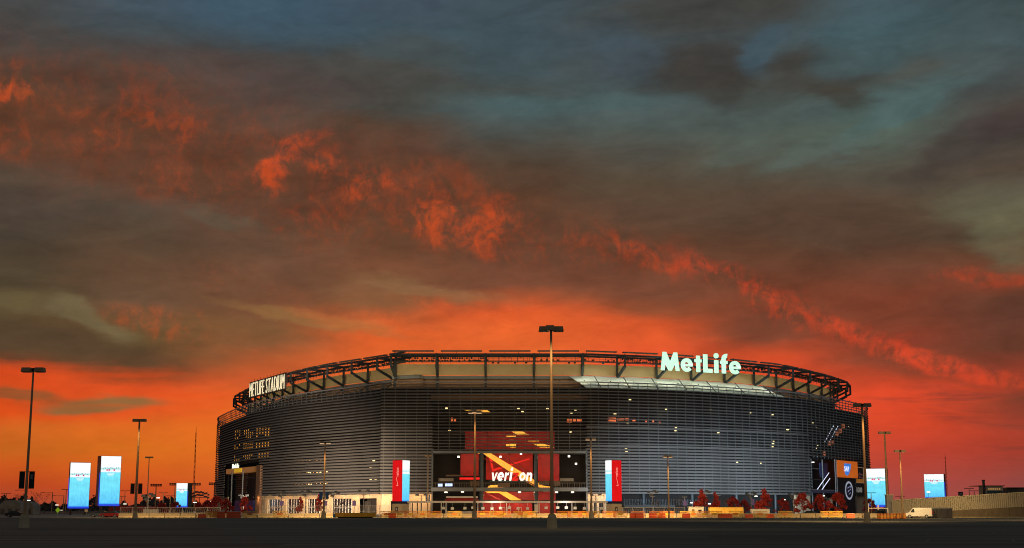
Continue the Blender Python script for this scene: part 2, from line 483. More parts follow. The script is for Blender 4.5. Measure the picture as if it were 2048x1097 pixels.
MINTL = emat('mint_letter', lin((206, 255, 228)), 0.92, None, 0.06, 0.15)
CREAML = emat('cream_letter', lin((255, 246, 205)), 0.62)
YELL = emat('lamp_lens_yellow', (1.0, 0.78, 0.34), 1.5)
WHTL = emat('lamp_lens_white', (1.0, 0.92, 0.72), 2.2)
AMBW = emat('amber_window', lin((240, 160, 60)), 0.7, None, 0.3, 1.2)
SKYW = emat('orange_glow_pane', lin((226, 110, 60)), 0.7)


# ------------------------------------------------------------------ mesh helpers
class MB:
    def __init__(s):
        s.v = []
        s.f = []

    def poly(s, pts):
        b = len(s.v)
        s.v += [tuple(p) for p in pts]
        s.f.append(tuple(range(b, b + len(pts))))
        return s

    def hexa(s, q):
        b = len(s.v)
        s.v += [tuple(p) for p in q]
        s.f += [tuple(b + i for i in f) for f in ((0, 3, 2, 1), (4, 5, 6, 7), (0, 1, 5, 4), (1, 2, 6, 5), (2, 3, 7, 6), (3, 0, 4, 7))]
        return s

    def box(s, x0, x1, y0, y1, z0, z1):
        return s.hexa([(x0, y0, z0), (x1, y0, z0), (x1, y1, z0), (x0, y1, z0), (x0, y0, z1), (x1, y0, z1), (x1, y1, z1), (x0, y1, z1)])

    def beam(s, p, q, w, h=None, up=(0, 0, 1)):
        h = h or w
        p, q = Vector(p), Vector(q)
        d = (q - p).normalized()
        u = Vector(up)
        if abs(d.dot(u)) > 0.95:
            u = Vector((0, 1, 0))
        a = d.cross(u).normalized() * (w / 2)
        c = a.cross(d).normalized() * (h / 2)
        return s.hexa([p - a - c, p + a - c, q + a - c, q - a - c, p - a + c, p + a + c, q + a + c, q - a + c])

    def tube(s, p, q, r0, r1=None, n=8, cap=True):
        r1 = r0 if r1 is None else r1
        p, q = Vector(p), Vector(q)
        d = (q - p).normalized()
        u = Vector((0, 0, 1)) if abs(d.z) < 0.9 else Vector((1, 0, 0))
        a = d.cross(u).normalized()
        c = d.cross(a)
        b = len(s.v)
        for k in range(n):
            w = 2 * math.pi * k / n
            o = a * math.cos(w) + c * math.sin(w)
            s.v += [tuple(p + o * r0), tuple(q + o * r1)]
        for k in range(n):
            i, j = b + 2 * k, b + 2 * ((k + 1) % n)
            s.f.append((i, j, j + 1, i + 1))
        if cap:
            s.f.append(tuple(b + 2 * k for k in range(n)))
            s.f.append(tuple(b + 2 * k + 1 for k in reversed(range(n))))
        return s

    def sweep(s, path, prof, closed_prof=True):
        """path: list of (x, y, nx, ny); prof: list of (d, z): d metres outward, z height"""
        b = len(s.v)
        n = len(prof)
        for (x, y, nx, ny) in path:
            for d, z in prof:
                s.v.append((x + nx * d, y + ny * d, z))
        for i in range(len(path) - 1):
            for k in range(n if closed_prof else n - 1):
                k2 = (k + 1) % n
                s.f.append((b + i * n + k, b + (i + 1) * n + k, b + (i + 1) * n + k2, b + i * n + k2))
        if closed_prof:
            s.f.append(tuple(b + k for k in range(n)))
            e = b + (len(path) - 1) * n
            s.f.append(tuple(e + k for k in reversed(range(n))))
        return s

    def build(s, name, m, parent=None, at=None, smooth=False, fix=True):
        me = bpy.data.meshes.new(name)
        v = s.v
        if at is not None:
            v = [(a - at[0], b - at[1], c - at[2]) for a, b, c in v]
        me.from_pydata(v, [], s.f)
        if fix:
            bm = bmesh.new()
            bm.from_mesh(me)
            bmesh.ops.recalc_face_normals(bm, faces=bm.faces)
            bm.to_mesh(me)
            bm.free()
        me.materials.append(m)
        if smooth:
            for p in me.polygons:
                p.use_smooth = True
        o = bpy.data.objects.new(name, me)
        COL.objects.link(o)
        if parent:
            o.parent = parent
        return o


def tag(o, label=None, cat=None, group=None, kind=None):
    if label:
        o['label'] = label
    if cat:
        o['category'] = cat
    if group:
        o['group'] = group
    if kind:
        o['kind'] = kind
    return o


def thing(name, label, cat, loc=(0, 0, 0), rz=0.0, group=None):
    o = bpy.data.objects.new(name, None)
    o.empty_display_size = 0.5
    o.location = loc
    o.rotation_euler = (0, 0, rz)
    COL.objects.link(o)
    return tag(o, label, cat, group)


KIDS = {}


def copy_tree(src, loc, rz=0.0, label=None, scale=None):
    if src.name not in KIDS:
        KIDS[src.name] = {}
    r = src.copy()
    COL.objects.link(r)
    r.location = loc
    r.rotation_euler = (0, 0, rz)
    if scale:
        r.scale = scale
    if label:
        r['label'] = label
    for ch in list(src.children):
        c = ch.copy()
        COL.objects.link(c)
        c.parent = r
        for g in list(ch.children):
            d = g.copy()
            COL.objects.link(d)
            d.parent = c
    return r


def light(name, kind, loc, power, color, parent=None, target=None, size=None, cone=None, blend=0.6):
    d = bpy.data.lights.new(name, kind)
    d.energy = power
    d.color = color
    if kind in ('POINT', 'SPOT'):
        d.shadow_soft_size = size or 0.3
    if kind == 'SPOT':
        d.spot_size = rad(cone or 90)
        d.spot_blend = blend
    o = bpy.data.objects.new(name, d)
    COL.objects.link(o)
    o.location = loc
    if target is not None:
        o.rotation_euler = (Vector(loc) - Vector(target)).to_track_quat('Z', 'Y').to_euler()
    if parent:
        o.parent = parent
    return o


def text_mesh(txt, m, size, parent, origin, xdir, zdir, name='letter', bold=0.0, depth=0.12, narrow=1.0, shear=0.0, per_char=True, gap=0.0, kind=None):
    """writing built as solid letters; origin = left end of the baseline, xdir/zdir = directions along and up"""
    xd, zd = Vector(xdir).normalized(), Vector(zdir).normalized()
    nd = xd.cross(zd).normalized()
    out = []
    penx = 0.0
    for ch in (txt if per_char else [txt]):
        if ch == ' ':
            penx += 0.32 * size * narrow
            continue
        cu = bpy.data.curves.new('glyph', 'FONT')
        cu.body = ch
        cu.size = size
        cu.offset = bold * size
        cu.extrude = depth / 2
        cu.resolution_u = 3
        ob = bpy.data.objects.new('glyph', cu)
        COL.objects.link(ob)
        dg = bpy.context.evaluated_depsgraph_get()
        me = bpy.data.meshes.new_from_object(ob.evaluated_get(dg))
        bpy.data.objects.remove(ob)
        bpy.data.curves.remove(cu)
        if not me.vertices:
            continue
        x0 = min(v.co.x for v in me.vertices)
        x1 = max(v.co.x for v in me.vertices)
        for v in me.vertices:
            lx, ly, lz = (v.co.x - x0) * narrow + penx + v.co.y * shear, v.co.y, v.co.z
            v.co = Vector(origin) + xd * lx + zd * ly + nd * lz
        penx += (x1 - x0) * narrow + (0.10 + gap) * size * narrow
        me.materials.clear()
        me.materials.append(m)
        me.name = name
        o = bpy.data.objects.new(name, me)
        COL.objects.link(o)
        o.parent = parent
        if kind:
            o['kind'] = kind
        out.append(o)
    return out, penx


def structure(o, label=None):
    return tag(o, label, None, None, 'structure')


# ------------------------------------------------------------------ ground
def asphalt():
    m = mat('asphalt', (0.125, 0.126, 0.104), 0.9, 0, 0.3, 0.02, 0.12)
    nt = m.node_tree
    tcn = nt.nodes.new('ShaderNodeTexCoord')
    mp = nt.nodes.new('ShaderNodeMapping')
    mp.inputs['Scale'].default_value = (0.02, 0.35, 1)
    nz = nt.nodes.new('ShaderNodeTexNoise')
    nz.inputs['Scale'].default_value = 1.0
    nz.inputs['Detail'].default_value = 8
    nt.links.new(tcn.outputs['Object'], mp.inputs[0])
    nt.links.new(mp.outputs[0], nz.inputs['Vector'])
    b = nt.nodes['Principled BSDF']
    old = b.inputs['Base Color'].links[0].from_socket
    mr = nt.nodes.new('ShaderNodeMapRange')
    mr.inputs[1].default_value = 0.3
    mr.inputs[2].default_value = 0.7
    mr.inputs[3].default_value = 0.55
    mr.inputs[4].default_value = 1.5
    nt.links.new(nz.outputs[0], mr.inputs[0])
    mx = nt.nodes.new('ShaderNodeMix')
    mx.data_type = 'RGBA'
    mx.blend_type = 'MULTIPLY'
    mx.inputs[0].default_value = 1
    nt.links.new(old, mx.inputs[6])
    nt.links.new(mr.outputs[0], mx.inputs[7])
    nt.links.new(mx.outputs[2], b.inputs['Base Color'])
    return m


g = MB()
g.poly([(-6000, -200, 0), (6000, -200, 0), (6000, 9000, 0), (-6000, 9000, 0)])
structure(g.build('ground', asphalt(), fix=False))
g = MB()
for k in range(-11, 12):
    for (y0, ln) in ((64, 5.5), (84, 5.5), (108, 5.5)):
        x = k * 5.4 + (y0 * 0.3) % 5.4
        a = 0.35
        g.poly([(x, y0, 0.004), (x + 0.12, y0, 0.004), (x + 0.12 + ln * a, y0 + ln, 0.004), (x + ln * a, y0 + ln, 0.004)])
rl_ = random.Random(3)
structure(g.build('parking_lines', mat('worn_paint', (0.17, 0.165, 0.15), 0.9, 0, 0.6, 0.9), fix=False))
g = MB()
for i in range(26):
    x, y = rl_.uniform(-60, 60), rl_.uniform(60, 240)
    pts_ = [(x, y)]
    a_ = rl_.uniform(-.5, .5) + (1.57 if i % 3 == 0 else 0)
    for k in range(9):
        a_ += rl_.uniform(-.25, .25)
        x, y = x + math.cos(a_) * 3.2, y + math.sin(a_) * 3.2
        pts_.append((x, y))
    for (xa, ya), (xb_, yb_) in zip(pts_, pts_[1:]):
        wd_ = rl_.uniform(.06, .14)
        g.poly([(xa - wd_, ya - wd_, .004), (xb_ - wd_, yb_ - wd_, .004), (xb_ + wd_, yb_ + wd_, .004), (xa + wd_, ya + wd_, .004)])
structure(g.build('sealed_cracks', mat('crack_tar', (0.022, 0.022, 0.022), 0.6), fix=False))
for (xa, ya, wd_, ln_) in ((-22, 74, 9, 5), (14, 96, 14, 7), (-48, 130, 18, 8), (34, 66, 6, 6), (40, 150, 22, 10), (-4, 200, 30, 12)):
    g = MB()
    g.poly([(xa, ya, .008), (xa + wd_, ya + .6, .008), (xa + wd_ + .4, ya + ln_, .008), (xa + .3, ya + ln_ - .3, .008)])
    structure(g.build('asphalt_patch', mat('patch_asphalt', (0.052, 0.053, 0.047), 0.85, 0, .25, .4), fix=False))
g = MB()
g.poly([(-260, 298, 0.004), (330, 298, 0.004), (330, 470, 0.004), (-260, 470, 0.004)])
structure(g.build('plaza_pavement', mat('plaza_concrete', (0.22, 0.20, 0.17), 0.9, 0, 0.25, 0.1), fix=False))

# ------------------------------------------------------------------ stadium plan
LEFTP = [(-20, 828), (-80, 806), (-122, 752), (-139, 700), (-141.5, 662), (-137.6, 636), (-130.2, 612), (-109.3, 555), (-97.4, 530), (-79.6, 500),
         (-56.5, 470.9), (-43.5, 453.6)]
RIGHTP = [(27.7, 450), (55.7, 460), (78.5, 473.5), (97.1, 487.5), (111.4, 501.5), (134.7, 537), (146.3, 560), (152.5, 586), (151, 625), (136, 682), (102, 742),
          (50, 792), (-20, 828)]


def catmull(pts, step=2.0):
    out = []
    n = len(pts)
    for i in range(n - 1):
        p0 = Vector(pts[i - 1]) if i > 0 else Vector(pts[0]) * 2 - Vector(pts[1])
        p1, p2 = Vector(pts[i]), Vector(pts[i + 1])
        p3 = Vector(pts[i + 2]) if i + 2 < n else p2 * 2 - p1
        L = (p2 - p1).length
        m = max(2, int(L / step))
        for k in range(m):
            t = k / m
            out.append(0.5 * ((2 * p1) + (-p0 + p2) * t + (2 * p0 - 5 * p1 + 4 * p2 - p3) * t * t + (-p0 + 3 * p1 - 3 * p2 + p3) * t ** 3))
    out.append(Vector(pts[-1]))
    return out


LC = catmull(LEFTP)
CC = catmull([(-43.5, 450.0), (27.7, 450.0)], 2.0)
RC = catmull(RIGHTP)


def normals(c):
    out = []
    for i, p in enumerate(c):
        a = c[max(0, i - 1)]
        b = c[min(len(c) - 1, i + 1)]
        t = (b - a).normalized()
        out.append((p.x, p.y, t.y, -t.x))       # outward (towards the camera on the front)
    return out


LN, CN, RN = normals(LC), normals(CC), normals(RC)


def ratio(px):
    return (px - 1024.0) / 2700.0


def cut(path, a=None, b=None):
    """piece of a path between two sight lines (pixel columns), using the front branch only"""
    r = [p[0] / p[1] for p in path]
    if path is LN:
        k0 = r.index(min(r))
        rng = range(k0, len(path))
    elif path is RN:
        k1 = r.index(max(r))
        rng = range(0, k1 + 1)
    else:
        rng = range(len(path))
    idx = list(rng)

    def loc(px):
        t = ratio(px)
        for i, j in zip(idx, idx[1:]):
            if r[i] <= t <= r[j]:
                f = (t - r[i]) / max(1e-9, r[j] - r[i])
                return i, tuple(path[i][q] * (1 - f) + path[j][q] * f for q in range(4))
        return (idx[0], path[idx[0]]) if t < r[idx[0]] else (idx[-1], path[idx[-1]])
    out = []
    if a is None:
        s = 0
    else:
        i, p = loc(a)
        out.append(p)
        s = i + 1
    if b is None:
        out += path[s:]
    else:
        i, p = loc(b)
        out += path[s:i + 1]
        out.append(p)
    return out


def at_px(px):
    path = LN if px < 765.5 else (CN if px <= 1190 else RN)
    return cut(path, px, px)[0]


def on(px, d):
    x, y, nx, ny = at_px(px)
    return Vector((x + nx * d, y + ny * d, 0)), Vector((nx, ny, 0)), Vector((-ny, nx, 0))


stadium = thing('stadium', 'huge oval stadium wrapped in dark horizontal metal louvers under an orange sunset sky', 'stadium', (0, 0, 0))

# ---- louvers
ZT, ZB, ROWS = 43.42, 6.75, 36
PITCH = (ZT - ZB) / ROWS


def louver(path, z, h, dep, off=0.0, m=LOUV):
    if len(path) < 2:
        return
    prof = [(off + dep, z), (off + 0.05, z + h), (off - 0.02, z + h - 0.06), (off + dep - 0.10, z - 0.07)]
    MB().sweep(path, prof).build('louver', m, stadium)


def thin(path, step):
    if len(path) <= 2:
        return path
    o = path[:-1:step]
    return o + [path[-1]]


L_ALL = thin(cut(LN, None, None)[45:], 3)
iL = min(range(len(LN)), key=lambda i: abs(LN[i][1] - 700) + (1000 if LN[i][0] > -100 else 0))
L_ALL = thin(LN[iL:], 3)


def lcut(a, b):
    if a is None:
        c = cut(LN, None, b)
        return thin(c[iL:], 3)
    return thin(cut(LN, a, b), 3)


iR = min(range(len(RN)), key=lambda i: abs(RN[i][1] - 640) + (1000 if RN[i][0] < 100 else 0))


def rcut(a, b):
    if b is None:
        full = RN[:iR]
        if a is None:
            return thin(full, 3)
        c = cut(RN, a, None)
        return thin(c[:len(c) - (len(RN) - iR)], 3)
    return thin(cut(RN, a, b), 3)


for k in range(ROWS):
    z = ZT - (k + 1) * PITCH
    if k < 2:
        h, dep = 0.24, 0.2
    elif k < 9:
        h, dep = 0.34, 0.3
    elif k < 21:
        h, dep = (0.66, 0.45) if k % 6 == 2 else (0.36, 0.32)
    else:
        h, dep = 0.56, 0.46
    hl, dl = (h, dep) if k < 2 else (min(0.58, h + 0.1), min(0.5, dep + 0.1))
    low = z < 20.0
    if low:
        louver(lcut(None, 458), z, hl, dl, 0.4)
        louver(lcut(526, 765), z, hl, dl, 0.4)
        louver([CN[0], on_ := cut(CN, 866, 866)[0]], z, h, dep)
        louver([cut(CN, 1172, 1172)[0], CN[-1]] + rcut(None, None)[1:0] + rcut(1192, 1614), z, h, dep)
        louver(rcut(1704, None), z, h * 0.8, dep)
    else:
        louver(L_ALL, z, hl, dl, 0.4)
        louver([CN[0], cut(CN, 866, 866)[0]], z, h if k < 14 else 0.52, dep)
        hc = h if k < 7 else 0.25
        louver([cut(CN, 866.4, 866.4)[0], cut(CN, 1171.6, 1171.6)[0]], z, min(hc, 0.42), min(dep, 0.45))
        louver([cut(CN, 1172, 1172)[0], CN[-1]] + rcut(1192, 1614), z, h, dep)
        louver(rcut(1614.5, None), z, min(h, 0.36), min(dep, 0.5))
# top coping rail
for pth, o_ in ((L_ALL, 0.4), ([CN[0], CN[-1]], 0.0), (rcut(None, None), 0.0)):
    MB().sweep(pth, [(o_ - 0.12, ZT - 0.1), (o_ + 0.35, ZT - 0.1), (o_ + 0.35, ZT + 0.22), (o_ - 0.12, ZT + 0.22)]).build('coping_rail', mat('coping_blue_grey', (0.34, 0.38, 0.43), 0.4, 0.3), stadium)
# mullions
m1 = MB()
m1.box(-0.07, 0.07, -0.09, 0.09, 0, 1)
mul_me = m1.build('mullion', MULL, stadium)
mul_me.scale = (1, 1, 1)
first = True


def mullion(x, y, nx, ny, z0, z1, d):
    global first
    o = mul_me if first else mul_me.copy()
    if not first:
        COL.objects.link(o)
    first = False
    o.location = (x + nx * d, y + ny * d, z0)
    o.rotation_euler = (0, 0, math.atan2(ny, nx) + math.pi / 2)
    o.scale = (1, 1, z1 - z0)


def march(path, step, start=0.0):
    out = []
    acc = -start
    nxt = 0.0
    for p, q in zip(path, path[1:]):
        L = math.hypot(q[0] - p[0], q[1] - p[1])
        while acc + L >= nxt:
            f = (nxt - acc) / L if L else 0
            if f >= 0:
                out.append(tuple(p[i] * (1 - f) + q[i] * f for i in range(4)))
            nxt += step
        acc += L
    return out


for p in march(CN, 3.62, 1.0):
    pxx = 1024 + p[0] / p[1] * 2700
    mullion(*p, 20.2 if 866 < pxx < 1172 else ZB, ZT, -0.16)
for p in march(RN[:iR], 3.62, 1.2):
    pxx = 1024 + p[0] / p[1] * 2700
    gate = 1614 < pxx < 1704 and p[1] < 570
    mullion(*p, 20.4 if gate else ZB, ZT, -0.16)
for p in march(LN[iL:], 3.62):
    mullion(*p, 39.6, ZT, 0.22)
# heavy corner post between the left and the centre screens, posts of the gate
for px, z0, z1 in ((765.2, 5.0, ZT + 0.6), (866, 0, 21.5), (1172, 0, 21.5)):
    v, n, t = on(px, -0.35)
    MB().tube((v.x, v.y, z0), (v.x, v.y, z1), 0.32, 0.32, 10).build('corner_post', STEELG, stadium)

# ---- body behind the louvers
loop = LN[:-1] + CN + RN[1:]


def gap_path(a, b, full):
    pass


Lb = LN
body = MB()
DW = -0.65


def wall_band(path, z0, z1):
    body.sweep(path, [(DW, z0), (DW, z1), (DW - 0.5, z1), (DW - 0.5, z0)])


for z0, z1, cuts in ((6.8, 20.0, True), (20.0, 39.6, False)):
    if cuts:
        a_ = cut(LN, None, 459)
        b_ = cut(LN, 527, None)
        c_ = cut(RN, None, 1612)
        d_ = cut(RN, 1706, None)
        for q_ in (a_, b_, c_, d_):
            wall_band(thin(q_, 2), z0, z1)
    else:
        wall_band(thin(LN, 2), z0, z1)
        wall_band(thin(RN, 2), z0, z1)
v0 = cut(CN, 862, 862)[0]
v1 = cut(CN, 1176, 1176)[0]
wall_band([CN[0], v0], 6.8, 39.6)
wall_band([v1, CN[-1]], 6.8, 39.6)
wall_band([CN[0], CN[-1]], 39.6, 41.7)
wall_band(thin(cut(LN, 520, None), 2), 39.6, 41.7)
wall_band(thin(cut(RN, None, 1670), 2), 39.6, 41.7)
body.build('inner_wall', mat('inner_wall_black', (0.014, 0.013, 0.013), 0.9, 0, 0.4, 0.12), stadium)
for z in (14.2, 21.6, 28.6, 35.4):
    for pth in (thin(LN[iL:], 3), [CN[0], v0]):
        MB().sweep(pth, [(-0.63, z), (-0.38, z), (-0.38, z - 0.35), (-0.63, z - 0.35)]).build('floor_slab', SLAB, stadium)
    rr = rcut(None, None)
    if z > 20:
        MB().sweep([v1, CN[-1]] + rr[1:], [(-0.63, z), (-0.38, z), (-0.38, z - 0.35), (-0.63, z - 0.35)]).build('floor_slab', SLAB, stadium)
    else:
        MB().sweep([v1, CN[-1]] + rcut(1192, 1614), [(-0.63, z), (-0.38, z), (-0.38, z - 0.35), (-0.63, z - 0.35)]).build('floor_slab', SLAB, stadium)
# upper bowl: brown cladding ribs, steel belt, tan fascia panels
RP = [(x - nx * 2.5, y - ny * 2.5, nx, ny) for (x, y, nx, ny) in thin(LN[max(0, iL - 10):], 3) + CN[1:-1:6] + rcut(None, None)]
cl = MB()
cl.sweep(RP, [(-13.6, 39.0), (-13.6, 46.0), (-14.0, 46.0), (-14.0, 39.0)])
cl.build('bowl_wall', mat('bowl_wall_brown', (0.16, 0.09, 0.05), 0.8, 0, 0.2, 0.1), stadium)
for i in range(7):
    z = 39.6 + i * 0.92
    MB().sweep(RP, [(-13.55, z), (-12.9, z), (-12.9, z + 0.4), (-13.55, z + 0.46)]).build('cladding_rib', BROWN, stadium)
MB().sweep(RP, [(-13.5, 45.9), (-12.2, 45.9), (-12.2, 47.0), (-13.5, 47.0)]).build('belt_beam', STEELG, stadium)

bay = 16.6
fullring = [(x - nx * 2.5, y - ny * 2.5, nx, ny) for (x, y, nx, ny) in LN[max(0, iL - 6):-1] + CN[1:-1] + RN[:iR]]
# start so that one frame stands near pixel column 970
acc = 0
d970 = 0
for p, q in zip(fullring, fullring[1:]):
    L = math.hypot(q[0] - p[0], q[1] - p[1])
    if p[0] / p[1] <= ratio(970) <= q[0] / q[1] and p[1] < 460:
        d970 = acc + L * (ratio(970) - p[0] / p[1]) / (q[0] / q[1] - p[0] / p[1])
        break
    acc += L
posts = march(fullring, bay, -(d970 % bay) if False else 0.0)
off0 = d970 % bay


def sub_at(path, dist):
    acc = 0
    for p, q in zip(path, path[1:]):
        L = math.hypot(q[0] - p[0], q[1] - p[1])
        if acc + L >= dist:
            f = (dist - acc) / L
            return tuple(p[i] * (1 - f) + q[i] * f for i in range(4))
        acc += L
    return None


total = sum(math.hypot(q[0] - p[0], q[1] - p[1]) for p, q in zip(fullring, fullring[1:]))
npost = int((total - off0) / bay) + 1
posts = [sub_at(fullring, off0 + i * bay) for i in range(npost)]
posts = [p for p in posts if p]


def sub_path(d0, d1, step=4.0):
    n = max(2, int((d1 - d0) / step) + 1)
    return [q for q in (sub_at(fullring, d0 + (d1 - d0) * i / (n - 1)) for i in range(n)) if q]


for i in range(len(posts) - 1):
    sp = sub_path(off0 + i * bay + 0.05, off0 + (i + 1) * bay - 0.05)
    MB().sweep(sp, [(-12.0, 47.15), (-11.7, 47.15), (-12.1, 51.0), (-12.4, 51.0)]).build('fascia_panel', TAN, stadium)

# ring truss above
ZR = 53.6


def pt(p, d, z):
    return (p[0] + p[2] * d, p[1] + p[3] * d, z)


ring = thing('light_ring', 'dark steel ring truss carrying floodlights along the rim of the stadium', 'truss')
for p in posts:
    fr = MB()
    fr.beam(pt(p, -11.2, 40.2), pt(p, -11.2, ZR), 0.75)
    fr.beam(pt(p, -4.2, 49.6), pt(p, -4.2, ZR), 0.72)
    fr.beam(pt(p, -11.2, 46.6), pt(p, -4.1, 49.9), 0.75)
    fr.beam(pt(p, -11.4, ZR), pt(p, -4.0, ZR), 0.7)
    fr.build('truss_frame', STEEL, ring)
    br = MB()
    br.beam(pt(p, -11.2, 45.8), pt(p, -8.0, 43.2), 0.35)
    br.build('brace', STEEL, ring)
cen = [p for p in posts]
for i in range(len(posts) - 1):
    d0, d1 = off0 + i * bay, off0 + (i + 1) * bay
    sp = sub_path(d0, d1)
    pxm = 1024 + sp[len(sp) // 2][0] / sp[len(sp) // 2][1] * 2700
    top = MB()
    top.sweep(sp, [(-4.9, ZR - 0.38), (-4.3, ZR - 0.38), (-4.3, ZR + 0.3), (-4.9, ZR + 0.3)])
    top.sweep(sp, [(-11.5, ZR - 0.3), (-10.9, ZR - 0.3), (-10.9, ZR + 0.3), (-11.5, ZR + 0.3)])
    top.build('ring_beam', STEEL, ring)
    rail = MB()
    rail.sweep(sp, [(-8.2, 51.25), (-7.9, 51.25), (-7.9, 51.55), (-8.2, 51.55)])
    rail.sweep(sp, [(-8.1, 52.4), (-8.0, 52.4), (-8.0, 52.5), (-8.1, 52.5)])
    for q in march(sp, 2.08, 0.5):
        rail.beam(pt(q, -8.05, 51.3), pt(q, -8.05, ZR), 0.13)
    rail.sweep(sp, [(-10.6, 51.9), (-10.4, 51.9), (-10.4, 52.1), (-10.6, 52.1)])
    for q in march(sp, 3.3, 1.1):
        rail.beam(pt(q, -10.5, 51.2), pt(q, -10.5, ZR), 0.12)
    rail.build('catwalk_rail', STEEL, ring)
    # bank bars above the ring with a gap at each frame
    sb = sub_path(d0 + 1.2, d1 - 1.2)
    bb = MB()
    bb.sweep(sb, [(-9.3, 55.0), (-8.2, 55.0), (-8.2, 55.42), (-9.3, 55.42)])
    for q in march(sb, 4.7, 0.7):
        bb.beam(pt(q, -8.7, ZR), pt(q, -8.7, 55.1), 0.12)
    bb.build('lamp_bar', mat('lamp_bar_grey', (0.17, 0.16, 0.15), 0.5, 0.2), ring)
    # floodlights under the beam
    fl = MB()
    dense = pxm < 935 or pxm > 1480 or 1290 < pxm < 1330
    for q in march(sp, 0.8 if dense else 1.9, 0.6):
        z = 52.6 if R.random() < 0.5 else 51.9
        if not dense:
            z = R.choice((51.05, 53.1, 52.0))
        c = Vector(pt(q, -8.0 + R.uniform(-0.3, 0.3), z))
        s_ = 0.30 if dense else 0.36
        fl.box(c.x - s_, c.x + s_, c.y - 0.3, c.y + 0.3, c.z - 0.24, c.z + 0.24)
        if dense:
            fl.beam(c, (c.x, c.y, ZR if R.random() < .4 else 51.4), 0.12)
            if R.random() < 0.65:
                fl.box(c.x - 0.26 + 0.5, c.x + 0.26 + 0.5, c.y - 0.2, c.y + 0.2, 51.6, 52.05)
    fl.build('floodlight_bank', BLACK, ring)['kind'] = 'stuff'

# fabric canopy at the right of the rim
fab = thing('fabric_canopy', 'pale tensioned fabric canopy stretched below the rim under the big mint sign', 'canopy')
cA, cB = 1176, 1583
NB = 7
edges = [cA + (cB - cA) * i / NB for i in range(NB + 1)]
for i in range(NB):
    a, b = edges[i], edges[i + 1]
    mb = MB()
    n = 8
    row = []
    for j in range(n + 1):
        f = j / n
        px = a + (b - a) * f
        v, nn, tt = on(px, 0)
        # outer panels lean in at both ends of the canopy
        gfrac = (i + f) / NB
        inset = 1.0
        tp = Vector((v.x, v.y, 0)) + nn * -13.9
        lw = Vector((v.x, v.y, 0)) + nn * -0.9
        sag = 0.55 * math.sin(math.pi * f)
        md = Vector((v.x, v.y, 0)) + nn * -7.4
        row.append([(tp.x, tp.y, 46.9), (md.x, md.y, 44.2 - 0.25 * sag), (lw.x, lw.y, 41.35 + 0.7 * sag)])
    b0 = len(mb.v)
    for r_ in row:
        mb.v += r_
    if i == 0:
        sh = -Vector((10.5, 0, 0))
        mb.v[b0] = (mb.v[b0][0] - 6.0, mb.v[b0][1] - 0.2, mb.v[b0][2])
        mb.v[b0 + 1] = (mb.v[b0 + 1][0] - 3.0, mb.v[b0 + 1][1], mb.v[b0 + 1][2])
    if i == NB - 1:
        e = len(mb.v) - 3
        mb.v[e] = (mb.v[e][0] - 4.5, mb.v[e][1] - 3.0, mb.v[e][2])
        mb.v[e + 1] = (mb.v[e + 1][0] - 2.2, mb.v[e + 1][1] - 1.5, mb.v[e + 1][2])
    for j in range(n):
        for q in range(2):
            o = b0 + j * 3 + q
            mb.f.append((o, o + 3, o + 4, o + 1))
    po = mb.build('fabric_panel', FABRIC, fab, smooth=False)
    sm = po.modifiers.new('thick', 'SOLIDIFY')
    sm.thickness = 0.06
    if i > 0 or True:
        px = (a + b) / 2
        v, nn, tt = on(px, -0.6)
        v2 = Vector((v.x, v.y, 0)) + nn * -5.2
        MB().tube((v.x, v.y, 41.2), (v2.x - 0.4, v2.y, 46.0), 0.16, 0.16, 6).build('strut', BLACK, fab)


# ------------------------------------------------------------------ letters of the big signs
def arc(cx, cy, r, a0, a1, n=14, sx=1.0):
    return [(cx + r * sx * math.cos(rad(a0 + (a1 - a0) * i / n)), cy + r * math.sin(rad(a0 + (a1 - a0) * i / n))) for i in range(n + 1)]


def ring_arc(cx, cy, ro, ri, a0, a1, n=18, sx=1.0):
    """list of quads"""
    o = arc(cx, cy, ro, a0, a1, n, sx)
    i_ = arc(cx, cy, ri, a0, a1, n, sx)
    return [[i_[k], o[k], o[k + 1], i_[k + 1]] for k in range(n)]


def rect(x0, y0, x1, y1):
    return [[(x0, y0), (x1, y0), (x1, y1), (x0, y1)]]


